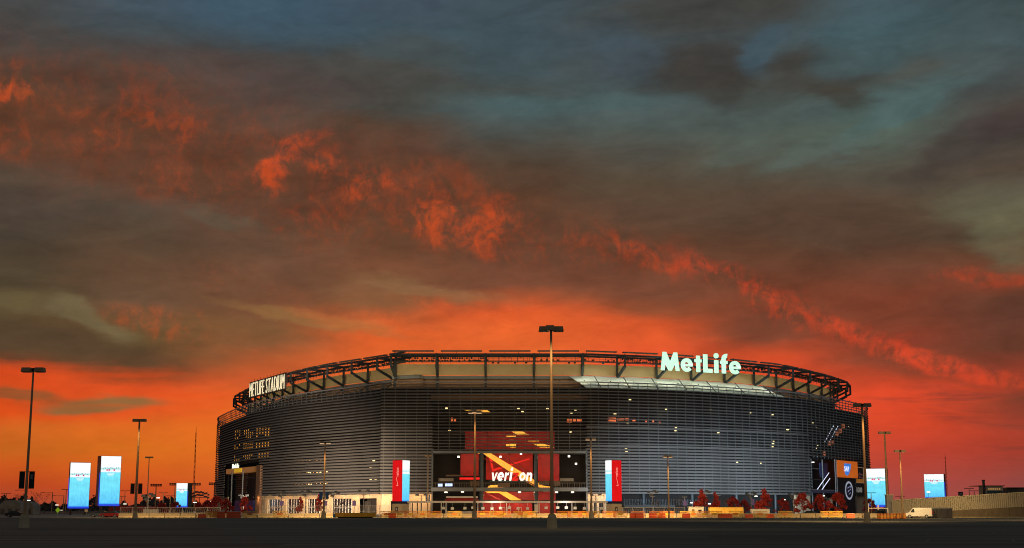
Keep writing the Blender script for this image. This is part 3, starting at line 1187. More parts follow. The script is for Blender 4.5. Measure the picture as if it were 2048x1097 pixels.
def glyph(ch, w=0.2):
    """quads of a heavy geometric sans letter on a cap height of 1; returns (quads, advance)"""
    q = []
    if ch == 'M':
        q += [[(0.0, 0), (0.22, 0), (0.34, 1.0), (0.14, 1.0)], [(0.34, 1.0), (0.40, 1.0), (0.70, 0.0), (0.55, 0.0)][:4]]
        q = [[(0.0, 0), (0.21, 0), (0.33, 1.0), (0.13, 1.0)], [(0.21 + 0.12, 1.0), (0.255, 0.40), (0.50, 0.0), (0.58, 0.44)],
             [(0.58, 0.44), (0.66, 0.0), (0.50, 0.0), (0.58, 0.44)], [(0.83, 1.0), (0.58, 0.44), (0.66, 0.0), (0.905, 0.40)],
             [(0.83, 1.0), (1.03, 1.0), (1.16, 0.0), (0.95, 0.0)]]
        return q, 1.16
    if ch == 'e':
        cx, cy, ro, ri = 0.36, 0.355, 0.37, 0.165
        q += ring_arc(cx, cy, ro, ri, 0, 318, 26)
        q += rect(cx - 0.2, cy - 0.075, cx + 0.362, cy + 0.055)
        return q, 0.76
    if ch == 't':
        q += rect(0.11, 0, 0.33, 0.90) + rect(0.0, 0.54, 0.11, 0.70) + rect(0.33, 0.54, 0.43, 0.70)
        return q, 0.44
    if ch == 'L':
        q += rect(0, 0, 0.25, 1.0) + rect(0.25, 0, 0.57, 0.21)
        return q, 0.57
    if ch == 'i':
        q += rect(0.03, 0, 0.27, 0.71) + [arc(0.15, 0.96, 0.145, 0, 360, 16)[:-1]]
        return q, 0.30
    if ch == 'f':
        q += rect(0.10, 0, 0.34, 0.80) + rect(0.0, 0.53, 0.10, 0.70) + rect(0.34, 0.53, 0.46, 0.70)
        q += ring_arc(0.40, 0.80, 0.30, 0.06, 180, 78, 8)
        return q, 0.48
    if ch == 'v':
        q += [[(0, 0.68), (0.21, 0.68), (0.36, 0.22), (0.25, 0.0)], [(0.36, 0.22), (0.51, 0.68), (0.70, 0.68), (0.44, 0.0)], [(0.25, 0), (0.36, 0.22), (0.44, 0.0), (0.345, 0)]]
        return q, 0.68
    if ch == 'r':
        q += rect(0, 0, 0.21, 0.68) + ring_arc(0.42, 0.44, 0.25, 0.05, 170, 75, 8)
        return q, 0.50
    if ch == 'o':
        q += ring_arc(0.36, 0.34, 0.355, 0.16, 0, 360, 28)
        return q, 0.75
    if ch == 'n':
        q += rect(0, 0, 0.21, 0.68) + ring_arc(0.39, 0.42, 0.27, 0.07, 160, 0, 10) + rect(0.46, 0, 0.66, 0.42)
        return q, 0.70
    if ch == 'z':
        q += rect(0.0, 0.50, 0.66, 0.68) + rect(0, 0, 0.66, 0.18) + [[(0.0, 0.18), (0.26, 0.18), (0.66, 0.50), (0.40, 0.50)]]
        return q, 0.72
    return q, 0.4


def sign_letters(txt, A, B, zdir, height, m, parent, gap=0.10, shear=0.0, depth=0.35, mats=None, yscale=1.0):
    """spreads letters from A to B (baseline ends)"""
    A, B = Vector(A), Vector(B)
    xd = (B - A)
    W_ = xd.length
    xd.normalize()
    zd = Vector(zdir)
    nd = xd.cross(zd).normalized()
    adv = []
    for c in txt:
        adv.append(glyph(c)[1])
    tot = sum(adv) + gap * (len(txt) - 1)
    sx = W_ / tot
    pen = 0.0
    for k, c in enumerate(txt):
        q, a = glyph(c)
        mb = MB()
        for n_, poly in enumerate(q):
            dd = depth + 0.004 * n_
            fr, bk = [], []
            for (x, y) in poly:
                p = A + xd * ((pen + x) * sx + y * shear * height) + zd * (y * height)
                fr.append(p + nd * dd)
                bk.append(p)
            b0 = len(mb.v)
            m_ = len(poly)
            mb.v += [tuple(p) for p in fr + bk]
            mb.f.append(tuple(b0 + i for i in range(m_)))
            mb.f.append(tuple(b0 + m_ + i for i in reversed(range(m_))))
            for i in range(m_):
                j = (i + 1) % m_
                mb.f.append((b0 + i, b0 + m_ + i, b0 + m_ + j, b0 + j))
        mb.build('letter', (mats or {}).get(k, m), parent)
        pen += a + gap


# big mint rooftop sign
v, n, t = on(1323, -3.4)
A = P(1323, 740.5, v.y)
v, n, t = on(1483, -3.4)
B = P(1483, 749.0, v.y)
sg = thing('rooftop_sign', 'big glowing mint coloured rooftop lettering above the pale fabric canopy', 'sign', (A.x, A.y, 0))
sg.location = (0, 0, 0)
sign_letters('MetLife', A, B, (0, 0, 1), 6.35, MINTL, sg, gap=0.125, depth=-0.5)
fr = MB()
for f in (0.08, 0.3, 0.52, 0.7, 0.9):
    p = A.lerp(B, f)
    q = p + Vector((0.15, 1, 0)) * 1.6
    fr.beam((q.x, q.y, 48.8), (q.x, q.y, 54.6), 0.22)
    fr.beam((q.x, q.y, 51.6), (p.x, p.y + 0.3, p.z + 2.6), 0.18)
for dz in (1.4, 4.0):
    fr.beam(A + Vector((0.2, 1.4, dz)), B + Vector((0.2, 1.4, dz)), 0.2)
fr.build('sign_frame', STEEL, sg)

# left rim sign with a dark board
v, n, t = on(496, -1.5)
A = P(497, 797, v.y)
v, n, t = on(571, -1.5)
B = P(570, 780, v.y)
zlo = (A.z + B.z) / 2
A.z = B.z = zlo
sg2 = thing('name_sign', 'dark board with tall narrow cream capital letters on the left rim', 'sign')
H = PZ(571, 745, B.y) - zlo
sgn = Vector((B - A)).normalized()
nn_ = Vector((sgn.y, -sgn.x, 0))
bd_ = MB()
bd_.hexa([A - nn_ * .6, B - nn_ * .6, B - nn_ * .2, A - nn_ * .2] + [p + Vector((0, 0, H)) for p in (A - nn_ * .6, B - nn_ * .6, B - nn_ * .2, A - nn_ * .2)])
bd_.build('board', mat('sign_board', (0.035, 0.028, 0.02), 0.6), sg2)
ed = MB()
for f in range(12):
    p = A.lerp(B, f / 11) - nn_ * 0.9
    ed.beam(p + Vector((0, 0, H * 0.3)), p + Vector((0, 0, H + 0.8 + 0.4 * (f % 2))), 0.12)
ed.build('board_struts', STEEL, sg2)
tl, wid = text_mesh('METLIFE STADIUM', CREAML, 1.0, sg2, (0, 0, 0), (1, 0, 0), (0, 0, 1), bold=-0.012, depth=0.2, gap=0.08)
# fit: stretch the letters to the board (tall condensed capitals)
xs = [v_.co.x for o in tl for v_ in o.data.vertices]
zs = [v_.co.z for o in tl for v_ in o.data.vertices]
x0, x1, z0_, z1_ = min(xs), max(xs), min(zs), max(zs)
LW = (B - A).length * 0.95
for o in tl:
    for v_ in o.data.vertices:
        fx = (v_.co.x - x0) / (x1 - x0) * LW + (B - A).length * 0.025
        fz = (v_.co.z - z0_) / (z1_ - z0_) * H * 0.86 + H * 0.07
        pn = v_.co.y
        v_.co = A + sgn * fx + nn_ * (0.02 - pn) + Vector((0, 0, fz))

# ------------------------------------------------------------------ centre gate
def slab_px(mb, x0, y0, x1, y1, Y, th):
    a = P(x0, y1, Y)
    b = P(x1, y0, Y)
    mb.box(a.x, b.x, Y, Y + th, a.z, b.z)
    return mb


def para_px(mb, pts, Y, th):
    fr = [P(x, y, Y) for x, y in pts]
    bk = [p + Vector((0, th, 0)) for p in fr]
    b0 = len(mb.v)
    n = len(pts)
    mb.v += [tuple(p) for p in fr + bk]
    mb.f.append(tuple(b0 + i for i in range(n)))
    mb.f.append(tuple(b0 + n + i for i in reversed(range(n))))
    for i in range(n):
        j = (i + 1) % n
        mb.f.append((b0 + i, b0 + n + i, b0 + n + j, b0 + j))
    return mb


GB = MB()
xa, xb = PX(858, 950, 480), PX(1180, 950, 480)
GB.box(xa - 3, xb + 3, 482, 482.6, 0, 45)
GB.box(xa - 3, xa - 2.4, 452, 482, 0, 41)
GB.box(xb + 2.4, xb + 3, 452, 482, 0, 41)
GB.build('gate_back_wall', DARK, stadium)
for z in (21.0, 28.6, 35.4):
    MB().box(xa - 2, xb + 2, 474.5, 481.8, z - 0.6, z).build('gate_floor', SLAB, stadium)
    MB().box(xa - 2, xb + 2, 457.2, 457.6, z - 0.1, z + 0.05).build('gate_rail', STEELG, stadium)
# beam above the opening, lower bridge beam with rail, canopy
b_ = MB()
slab_px(b_, 866, 902, 1172, 907, 449.2, 0.9)
b_.build('gate_lintel', STEELG, stadium)
b_ = MB()
slab_px(b_, 862, 975.5, 1176, 983, 449.4, 2.0)
b_.build('bridge_beam', mat('bridge_steel', (0.24, 0.26, 0.27), 0.5, 0.1), stadium)
rl = MB()
for i in range(64):
    px = 866 + i * 4.8
    a, b = P(px, 975.5, 449.8), P(px, 966.5, 449.8)
    rl.beam(a, b, 0.07)
a, b = P(864, 966.5, 449.8), P(1174, 966.5, 449.8)
rl.beam(a, b, 0.12)
rl.build('bridge_railing', mat('rail_tan', (0.3, 0.24, 0.16), 0.5), stadium)
for px in (963, 1072):
    a = P(px, 905, 451)
    c = MB()
    c.tube((a.x, 451, 0), (a.x, 451, a.z), 0.62, 0.62, 12)
    c.tube((a.x, 451, PZ(px, 991, 451)), (a.x, 451, PZ(px, 988.5, 451)), 0.95, 0.95, 12)
    c.build('gate_column', mat('column_blue_steel', (0.1, 0.13, 0.15), 0.45, 0.1), stadium)
# red walls
def red(x0, y0, x1, y1, Y, m=REDW, name='red_wall_panel'):
    b = MB()
    n = max(1, int((x1 - x0) / 42))
    for i in range(n):
        xx0 = x0 + (x1 - x0) * i / n
        xx1 = x0 + (x1 - x0) * (i + 1) / n - 0.6
        c = MB()
        slab_px(c, xx0, y0, xx1, y1, Y, 0.4)
        c.build(name, m, stadium)


red(921, 908, 958, 952, 470)
red(972, 906, 1066, 960, 472)
red(1076, 908, 1119, 962, 471)
red(930, 862, 1110, 901, 474)
red(1036, 984, 1112, 1001, 473)
red(960, 984, 1036, 1001, 473.2)
red(958, 1007, 1065, 1034, 468)
red(1076, 1007, 1112, 1034, 468)
c = MB()
slab_px(c, 919, 955.5, 962, 959.5, 469.4, 0.3)
c.build('red_lit_sign', REDB, stadium)
ck = MB()
para_px(ck, [(978, 915), (983.5, 915), (987.5, 942), (984.5, 944)], 463.2, 0.4)
para_px(ck, [(984.5, 944), (987.5, 938), (1058, 917), (1060, 919)], 463.3, 0.4)
ck.build('red_check_mark', emat('check_red', lin((196, 24, 20)), 0.9), stadium)
# escalator banks: lit amber soffits zigzagging up
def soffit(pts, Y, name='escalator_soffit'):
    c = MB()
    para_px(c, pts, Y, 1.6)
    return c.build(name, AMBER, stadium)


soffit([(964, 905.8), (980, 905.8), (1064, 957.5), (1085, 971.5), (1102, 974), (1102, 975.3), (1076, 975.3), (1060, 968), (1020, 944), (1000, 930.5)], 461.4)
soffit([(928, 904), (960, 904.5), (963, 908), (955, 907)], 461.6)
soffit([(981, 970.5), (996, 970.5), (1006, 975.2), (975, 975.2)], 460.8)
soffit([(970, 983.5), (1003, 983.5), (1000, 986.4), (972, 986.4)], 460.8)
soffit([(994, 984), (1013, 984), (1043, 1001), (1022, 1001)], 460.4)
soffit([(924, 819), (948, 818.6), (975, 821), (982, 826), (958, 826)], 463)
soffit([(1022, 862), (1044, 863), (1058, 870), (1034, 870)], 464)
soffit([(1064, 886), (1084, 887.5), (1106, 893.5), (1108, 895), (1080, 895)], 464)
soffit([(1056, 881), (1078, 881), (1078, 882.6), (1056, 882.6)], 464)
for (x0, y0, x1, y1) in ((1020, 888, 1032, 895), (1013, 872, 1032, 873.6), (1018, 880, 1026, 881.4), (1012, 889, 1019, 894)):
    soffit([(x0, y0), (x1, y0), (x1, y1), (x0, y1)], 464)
# truss sides of the escalators
c = MB()
for (a, b) in (((958, 912), (1078, 976)), ((982, 905), (1100, 966)), ((1000, 1000), (968, 984))):
    c.beam(P(*a, 460.6), P(*b, 460.6), 0.35)
c.build('escalator_truss', mat('escalator_red', (0.32, 0.03, 0.02), 0.5), stadium)
# kiosks and lit shop signs behind the bridge
kg = MB()
for (x0, x1) in ((877, 907), (1120, 1147)):
    slab_px(kg, x0, 957, x1, 963, 456, 0.3)
kg.build('shop_fascia', mat('shop_tan', (0.28, 0.24, 0.17), 0.6), stadium)
kg = MB()
slab_px(kg, 876, 968, 885, 973.5, 455.6, 0.2)
slab_px(kg, 890, 967.5, 905, 973, 455.6, 0.2)
kg.build('shop_screen', emat('screen_blue_white', (0.5, 0.65, 1.0), 1.3), stadium)
for (x0, y0, x1, y1) in ((995, 966, 1020, 975), (1078, 962, 1098, 970), (1104, 962, 1120, 972), (892, 950, 925, 953), (940, 962, 962, 972)):
    slab_px(MB(), x0, y0, x1, y1, 457, 1.0).build('concession_counter', mat('counter_brown', (0.2, 0.12, 0.07), 0.6), stadium)

vz = thing('gate_sign', 'bold white italic lettering with one red letter across the middle gate', 'sign')
Yv = 449.0
A, B = P(981, 962, Yv), P(1063.5, 962, Yv)
sign_letters('verizon', A, B, (0, 0, 1), 3.9, WHITEL, vz, gap=0.07, shear=0.16, depth=-0.4, mats={4: REDB})
sg_ = MB()
sg_.beam(P(978, 962.8, Yv + .5), P(1066, 962.8, Yv + .5), 0.2)
sg_.build('sign_rail', STEELG, vz)

# ------------------------------------------------------------------ lit fittings inside the screens
def fitting(px, py, d=-0.32, m=YELL, w=1.0, h=0.32):
    x, y, nx, ny = at_px(px)
    X, Y = x + nx * d, y + ny * d
    p = P(px, py, Y)
    o = MB()
    o.box(p.x - w / 2, p.x + w / 2, p.y - 0.15, p.y + 0.15, p.z - h / 2, p.z + h / 2)
    return o.build('ceiling_light', m, stadium)


for px, py in [(893, 817), (1037, 818), (1045, 824), (1095, 818), (1143, 826), (1151, 820), (899, 862), (1141, 864), (948, 825)]:
    fitting(px, py, -5, YELL, 0.75, 0.45)
for px, py in [(917, 914), (1042, 908), (1138, 913), (1152, 928), (1001, 914)]:
    fitting(px, py, -10, WHTL, 0.7, 0.6)
for px, py in [(892, 985), (1113, 985), (1145, 985), (1039, 985), (925, 984)]:
    fitting(px, py, -3, WHTL, 0.95, 0.4)
for px, py in [(1260, 800), (1313, 810), (1332, 819), (1352, 856), (1351, 862), (1420, 820), (1437, 866), (1255, 846), (1252, 898), (1253, 904), (1422, 922), (1474, 925), (1521, 927),
               (1547, 883), (1545, 888), (1544, 894), (1489, 940), (1549, 942), (1613, 944), (1500, 826), (1545, 830), (1625, 846), (1632, 856), (1697, 854), (1634, 891), (1632, 897),
               (1323, 829), (1230, 828), (1391, 879), (1575, 860)]:
    fitting(px, py, -0.32, YELL, R.uniform(0.6, 1.1), 0.26)
for px, py in [(748, 922), (764, 920), (742, 936), (755, 936), (742, 960), (752, 960), (618, 945), (622, 946), (636, 946), (642, 945), (655, 944), (652, 968), (619, 969), (624, 969)]:
    fitting(px, py, -0.32, YELL, 0.9, 0.26)
for row, y0 in ((0, 925), (1, 950), (2, 973)):
    for i in range(16):
        px = 548 + i * 7.2 + R.uniform(-1, 1)
        if R.random() < 0.75:
            fitting(px, y0 - (px - 548) * 0.05 - row * 0.5, -0.32, AMBW, 0.45, 0.18)
for px, py in [(1640, 992), (1647, 992), (1701, 996), (1626, 925), (1512, 993), (1568, 1000), (1419, 1008), (1383, 1006)]:
    fitting(px, py, -0.32, WHTL, 0.9, 0.3)

# lit rooms behind the left louvers
for (yc, rows_) in ((866, 3), (891, 2), (914, 2)):
    for (x0, x1, n_) in ((470, 483, 3), (488, 508, 5), (512, 541, 5)):
        for i in range(n_):
            for j in range(rows_):
                px = x0 + (x1 - x0) * (i + 0.5) / n_
                py = yc - rows_ * 2.4 + j * 6.2 + (525 - px) * 0.10
                if R.random() < 0.12:
                    continue
                v, n, t = on(px, -0.3)
                z = PZ(px, py, v.y)
                wv = (x1 - x0) / n_ * 0.55 * v.y / 2700 * 1.25
                a, b = v - t * wv / 2, v + t * wv / 2
                w = MB()
                w.hexa([(a.x, a.y, z - .45), (b.x, b.y, z - .45), (b.x - n.x * .1, b.y - n.y * .1, z - .45), (a.x - n.x * .1, a.y - n.y * .1, z - .45),
                        (a.x, a.y, z + .45), (b.x, b.y, z + .45), (b.x - n.x * .1, b.y - n.y * .1, z + .45), (a.x - n.x * .1, a.y - n.y * .1, z + .45)])
                w.build('lit_window', AMBW, stadium)
# solid panes glowing orange in place of sunset seen through the building
for (x0, y0, x1, y1) in [(1134, 837, 1144, 840.5), (1134, 841.5, 1144, 845.5), (1146, 837, 1152, 845), (1154, 838, 1163, 845), (902, 836, 906, 843), (908, 837, 912, 845), (1213, 836, 1232, 840), (1213, 841, 1232, 844),
                         (1234, 837, 1248, 841), (1250, 836.5, 1258, 841), (1265, 838, 1271, 843), (1291, 842, 1294, 847), (1305, 841, 1308, 847), (1318, 844, 1321, 848)]:
    v, n, t = on((x0 + x1) / 2, -0.4)
    c = MB()
    a, b = P(x0, y1, v.y), P(x1, y0, v.y)
    c.box(a.x, b.x, v.y - 0.1, v.y + 0.08, a.z, b.z)
    c.build('sunset_glow_pane', SKYW, stadium)

# ------------------------------------------------------------------ lower walls
def wall_seg(px0, px1, d, z0, z1, name, m, th=0.6, parent=stadium, path=None):
    a, n0, _ = on(px0, d)
    b, n1, _ = on(px1, d)
    q = [a, b, b - n1 * th, a - n0 * th]
    c = MB()
    c.hexa([(p.x, p.y, z0) for p in q] + [(p.x, p.y, z1) for p in q])
    return c.build(name, m, parent)


# left: warm lit wall with openings
ZW = 6.6
wall_seg(526, 764.6, -1.0, 5.3, ZW, 'base_wall', TANWALL)
for (a, b) in ((526, 537), (562, 574), (601, 615), (641, 664), (704, 716), (752, 764.6)):
    wall_seg(a, b, -1.0, 0, 5.3, 'wall_pier', TANWALL)
for (a, b) in ((537, 562), (574, 601), (615, 641), (664, 704)):
    wall_seg(a, b, -1.5, 0, 5.3, 'shop_glazing', GLAZE, 0.1)
    nb = 7 if b - a > 30 else 5
    for i in range(nb):
        px = a + (b - a) * (i + 0.5) / nb
        v, n, t = on(px, -1.38)
        MB().beam((v.x, v.y, 0), (v.x, v.y, 5.25), 0.14).build('glazing_bar', WHITEF, stadium)
    v, n, t = on(a, -1.3)
    w_, n, t = on(b, -1.3)
    MB().beam((v.x, v.y, 2.4), (w_.x, w_.y, 2.4), 0.16).build('glazing_rail', WHITEF, stadium)
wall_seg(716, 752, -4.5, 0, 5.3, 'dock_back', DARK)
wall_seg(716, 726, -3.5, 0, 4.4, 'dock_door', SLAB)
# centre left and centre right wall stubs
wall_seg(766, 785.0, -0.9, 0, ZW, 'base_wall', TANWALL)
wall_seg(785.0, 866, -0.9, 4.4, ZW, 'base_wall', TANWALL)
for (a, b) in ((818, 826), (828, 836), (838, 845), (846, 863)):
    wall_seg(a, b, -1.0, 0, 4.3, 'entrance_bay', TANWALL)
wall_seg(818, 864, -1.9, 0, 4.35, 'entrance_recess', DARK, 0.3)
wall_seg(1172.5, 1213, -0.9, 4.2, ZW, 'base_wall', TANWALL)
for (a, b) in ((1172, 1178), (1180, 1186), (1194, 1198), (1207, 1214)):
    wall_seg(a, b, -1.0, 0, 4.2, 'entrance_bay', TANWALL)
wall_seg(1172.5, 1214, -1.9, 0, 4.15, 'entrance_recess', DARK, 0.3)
# right: dark undercroft with columns, low parapet and fence
for a, b in ((1245, 1290), (1290, 1340), (1340, 1390), (1390, 1440), (1440, 1490), (1490, 1540), (1540, 1590)):
    wall_seg(a, b, -4.5, 0, 6.6, 'undercroft_wall', MATS['inner_wall_black'])
for px in (1287, 1384, 1472, 1549):
    v, n, t = on(px, -1.2)
    MB().tube((v.x, v.y, 0), (v.x, v.y, 6.7), 0.5, 0.5, 10).build('undercroft_column', STEEL, stadium)
wall_seg(1590, 1620, -1.5, 0, 6.6, 'base_wall', TANWALL)
for q_ in (thin(cut(LN, None, 460), 3), thin(cut(RN, 1586, None), 3), thin(cut(RN, None, 1260), 3)):
    MB().sweep(q_, [(-5.2, 0), (-5.2, 6.9), (-5.6, 6.9), (-5.6, 0)]).build('undercroft_wall', DARK, stadium)
for q_ in (thin(cut(LN, None, 460)[iL - 4:], 3), thin(cut(RN, 1706, None)[:60], 3)):
    MB().sweep(q_, [(-0.7, 0), (-0.7, 6.9), (-1.2, 6.9), (-1.2, 0)]).build('base_wall', TANWALL, stadium)
wall_seg(1245, 1345, 0.2, 2.2, 3.1, 'ramp_parapet', mat('parapet_dark', (0.05, 0.05, 0.05), 0.8))
fe = MB()
for i in range(52):
    px = 1246 + i * 3.1
    v, n, t = on(px, 0.0)
    fe.beam((v.x, v.y, 3.1), (v.x, v.y, 5.0), 0.07)
fe.build('parapet_fence', STEEL, stadium)['kind'] = 'stuff'

# ---- left gate
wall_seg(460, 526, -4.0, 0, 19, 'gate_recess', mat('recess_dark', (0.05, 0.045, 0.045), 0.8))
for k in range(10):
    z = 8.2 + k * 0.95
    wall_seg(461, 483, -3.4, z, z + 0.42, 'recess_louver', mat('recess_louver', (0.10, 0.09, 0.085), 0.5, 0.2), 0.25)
for px in (482.5, 504.5):
    v, n, t = on(px, 2.6)
    MB().tube((v.x, v.y, 0), (v.x, v.y, 16.6), 0.3, 0.3, 8).build('gate_column', STEELG, stadium)
wall_seg(464, 500, -2.8, 0, 5.2, 'blue_wall', mat('blue_wall', (0.012, 0.04, 0.30), 0.5))
wall_seg(522.5, 530.5, 1.0, 0, 18.5, 'brick_pier', mat('pier_orange', (0.2, 0.11, 0.06), 0.8, 0, 0.3, 0.6), 1.0)
a, n0, t0 = on(452, 6.0)
b, n1, t1 = on(510, 6.0)
zb0 = PZ(500, 948.5, 560)
bal = MB()
q = [Vector((PX(452, 945, 590), 590, 0)), Vector((PX(509, 943, 548), 548, 0)), Vector((PX(520, 943, 556), 556, 0)), Vector((PX(462, 945, 598), 598, 0))]
bal.hexa([(p.x, p.y, 16.6) for p in q] + [(p.x, p.y, 18.6) for p in q])
bal.build('gate_balcony', emat('balcony_tan_glow', lin((220, 140, 70)), 0.2, (0.34, 0.25, 0.15)), stadium)  # glow put into the tan in place of light falling on the balcony
gl = thing('small_gate_sign', 'small glowing white letters on the tan balcony of the left gate', 'sign')
xd = (q[1] - q[0]).normalized()
o0 = q[0] + (q[1] - q[0]) * 0.24 + Vector((0, -0.6, 18.75))
text_mesh('MetLife', emat('sign_white_small', (0.95, 1.0, 0.75), 1.3), 2.5, gl, o0, xd, (0, 0, 1), bold=0.012, depth=0.2, narrow=1.25, gap=0.02)
o1 = q[0] + (q[1] - q[0]) * 0.30 + Vector((0.0, -0.12, 16.9))
text_mesh('CENTRAL', emat('sign_yellow', lin((240, 200, 40)), 0.6), 1.5, gl, o1, xd, (0, 0, 1), bold=0.02, depth=0.06, narrow=0.85, per_char=False, name='yellow_plate_text') if False else None
pl = MB()
pa, pb = q[0] + (q[1] - q[0]) * 0.32, q[0] + (q[1] - q[0]) * 0.58
nn2 = Vector((xd.y, -xd.x, 0))
pl.hexa([(p.x, p.y, 16.8) for p in (pa + nn2 * .25, pb + nn2 * .25, pb + nn2 * .05, pa + nn2 * .05)] + [(p.x, p.y, 18.4) for p in (pa + nn2 * .25, pb + nn2 * .25, pb + nn2 * .05, pa + nn2 * .05)])
pl.build('yellow_plate', emat('plate_yellow', lin((226, 176, 40)), 0.5), gl)

# ---- right gate
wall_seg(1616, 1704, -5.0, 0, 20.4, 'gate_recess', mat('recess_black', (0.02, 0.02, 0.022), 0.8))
wall_seg(1612, 1664, -0.6, 7.6, 8.6, 'gate_bridge', mat('bridge_blue', (0.07, 0.09, 0.17), 0.5))
wall_seg(1612, 1664, -0.5, 8.6, 8.85, 'bridge_rail', GREY, 0.2)
for px in (1663.5, 1700.5):
    v, n, t = on(px, 0.0)
    w_, _, _ = on(px + 3.0, 0.0)
    tw = MB()
    tw.beam((v.x, v.y, 0), (v.x, v.y, 20.3), 0.3)
    tw.beam((w_.x, w_.y, 0), (w_.x, w_.y, 20.3), 0.3)
    for i in range(12):
        tw.beam((v.x, v.y, 5 + i * 1.25), (w_.x, w_.y, 5.6 + i * 1.25), 0.14)
    tw.build('lattice_tower', GREY, stadium)
for z_ in (12.4, 16.4):
    wall_seg(1617, 1662, -2.6, z_, z_ + .45, 'gate_floor', SLAB, 2.0)
wall_seg(1646, 1661, -2.4, 13.5, 18.8, 'blue_panel', mat('gate_blue_panel', (0.03, 0.05, 0.16), 0.6), 0.2)
for px in (1628, 1650):
    v, n, t = on(px, -2.2)
    MB().tube((v.x, v.y, 0), (v.x, v.y, 20), 0.28, 0.28, 8).build('gate_column', STEELG, stadium)
wv, _, _ = on(1640, -1.2)
light('gate_lamp_glow', 'POINT', (wv.x, wv.y, 19.0), 260, (0.8, 0.85, 1.0), None, None, 0.3)
# escalator handrail light strips
STRIP = emat('cool_strip', (0.75, 0.8, 1.0), 1.1)
for (x0, y0, x1, y1) in ((1637, 906, 1669, 849), (1646, 906, 1678, 849), (1634, 980, 1658, 946), (1643, 981, 1660, 957)):
    seg = 9 if y0 < 950 else 1
    for i in range(seg):
        f0, f1 = i / seg, (i + (0.7 if seg > 1 else 1)) / seg
        pa = (x0 + (x1 - x0) * f0, y0 + (y1 - y0) * f0)
        pb = (x0 + (x1 - x0) * f1, y0 + (y1 - y0) * f1)
        va, _, _ = on(pa[0], -0.4)
        vb, _, _ = on(pb[0], -0.4)
        MB().beam(P(*pa, va.y), P(*pb, vb.y), 0.17).build('handrail_light', STRIP, stadium)
for (px, py) in ((1684, 853), (1678, 862), (1671, 868), (1661, 885), (1655, 888), (1645, 908)):
    fitting(px, py, -0.32, emat('dim_brown_lit', lin((130, 74, 50)), 0.7), 2.2, 1.6)

ban = thing('gate_banner', 'orange banner with a blue and white logo hanging in the right gate', 'banner')


def plate(px0, px1, py0, py1, d, name, m, parent, th=0.12):
    a, n0, _ = on(px0, d)
    b, n1, _ = on(px1, d)
    za0, za1 = PZ(px0, py1, a.y), PZ(px0, py0, a.y)
    zm0, zm1 = PZ(px1, py1, b.y), PZ(px1, py0, b.y)
    z0 = (za0 + zm0) / 2
    z1 = (za1 + zm1) / 2
    q_ = [a, b, b - n1 * th, a - n0 * th]
    c_ = MB()
    c_.hexa([(p.x, p.y, z0) for p in q_] + [(p.x, p.y, z1) for p in q_])
    return c_.build(name, m, parent), a, b, z0, z1, n0


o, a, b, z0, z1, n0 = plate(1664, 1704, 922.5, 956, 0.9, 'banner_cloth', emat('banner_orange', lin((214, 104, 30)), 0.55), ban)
xd = (b - a).normalized()
nrm = Vector((xd.y, -xd.x, 0))
lg = MB()
base = a + nrm * 0.06
W_ = (b - a).length
H_ = z1 - z0


def lp(fx, fz, dd=0.0):
    p = base + xd * (W_ * fx) + nrm * dd
    return (p.x, p.y, z0 + H_ * fz)


pts = [(0.32, 0.84), (0.66, 0.84), (0.62, 0.5), (0.52, 0.18), (0.44, 0.12), (0.36, 0.18), (0.32, 0.5)]
b0 = len(lg.v)
lg.v += [lp(x, z, 0.05) for x, z in pts] + [lp(x, z, 0.0) for x, z in pts]
nk = len(pts)
lg.f.append(tuple(range(nk)))
lg.f += [(i, nk + i, nk + (i + 1) % nk, (i + 1) % nk) for i in range(nk)]
lg.build('logo_shield', emat('logo_blue', lin((60, 130, 225)), 0.7), ban)
text_mesh('SAP', emat('logo_white', (0.9, 0.95, 1.0), 0.75), H_ * 0.42, ban, Vector(lp(0.315, 0.38, 0.14)), xd, (0, 0, 1), bold=0.02, depth=0.06, narrow=1.22, gap=-0.06)
ban2 = thing('crest_banner', 'tall black banner with a round white and blue crest below the orange banner', 'banner')
o, a, b, z0, z1, n0 = plate(1665, 1698, 957, 1034, 0.7, 'banner_cloth', mat('banner_black', (0.018, 0.018, 0.022), 0.7), ban2)
xd = (b - a).normalized()
nrm = Vector((xd.y, -xd.x, 0))
cc = a + (b - a) * 0.62 + nrm * 0.1
cz = PZ(1686, 981.5, cc.y)
rz_ = (PZ(1686, 963, cc.y) - PZ(1686, 1000, cc.y)) / 2
rx_ = (b - a).length * 0.235


def oval(mb, f0, f1, dd, n=28):
    for k in range(n):
        w0, w1 = 2 * math.pi * k / n, 2 * math.pi * (k + 1) / n
        qd = []
        for (f, w) in ((f0, w0), (f1, w0), (f1, w1), (f0, w1)):
            p = cc + xd * (math.cos(w) * rx_ * f) + nrm * dd
            qd.append((p.x, p.y, cz + math.sin(w) * rz_ * f))
        bq = [(x - nrm.x * .05, y - nrm.y * .05, z) for x, y, z in qd]
        mb.hexa(qd + bq)


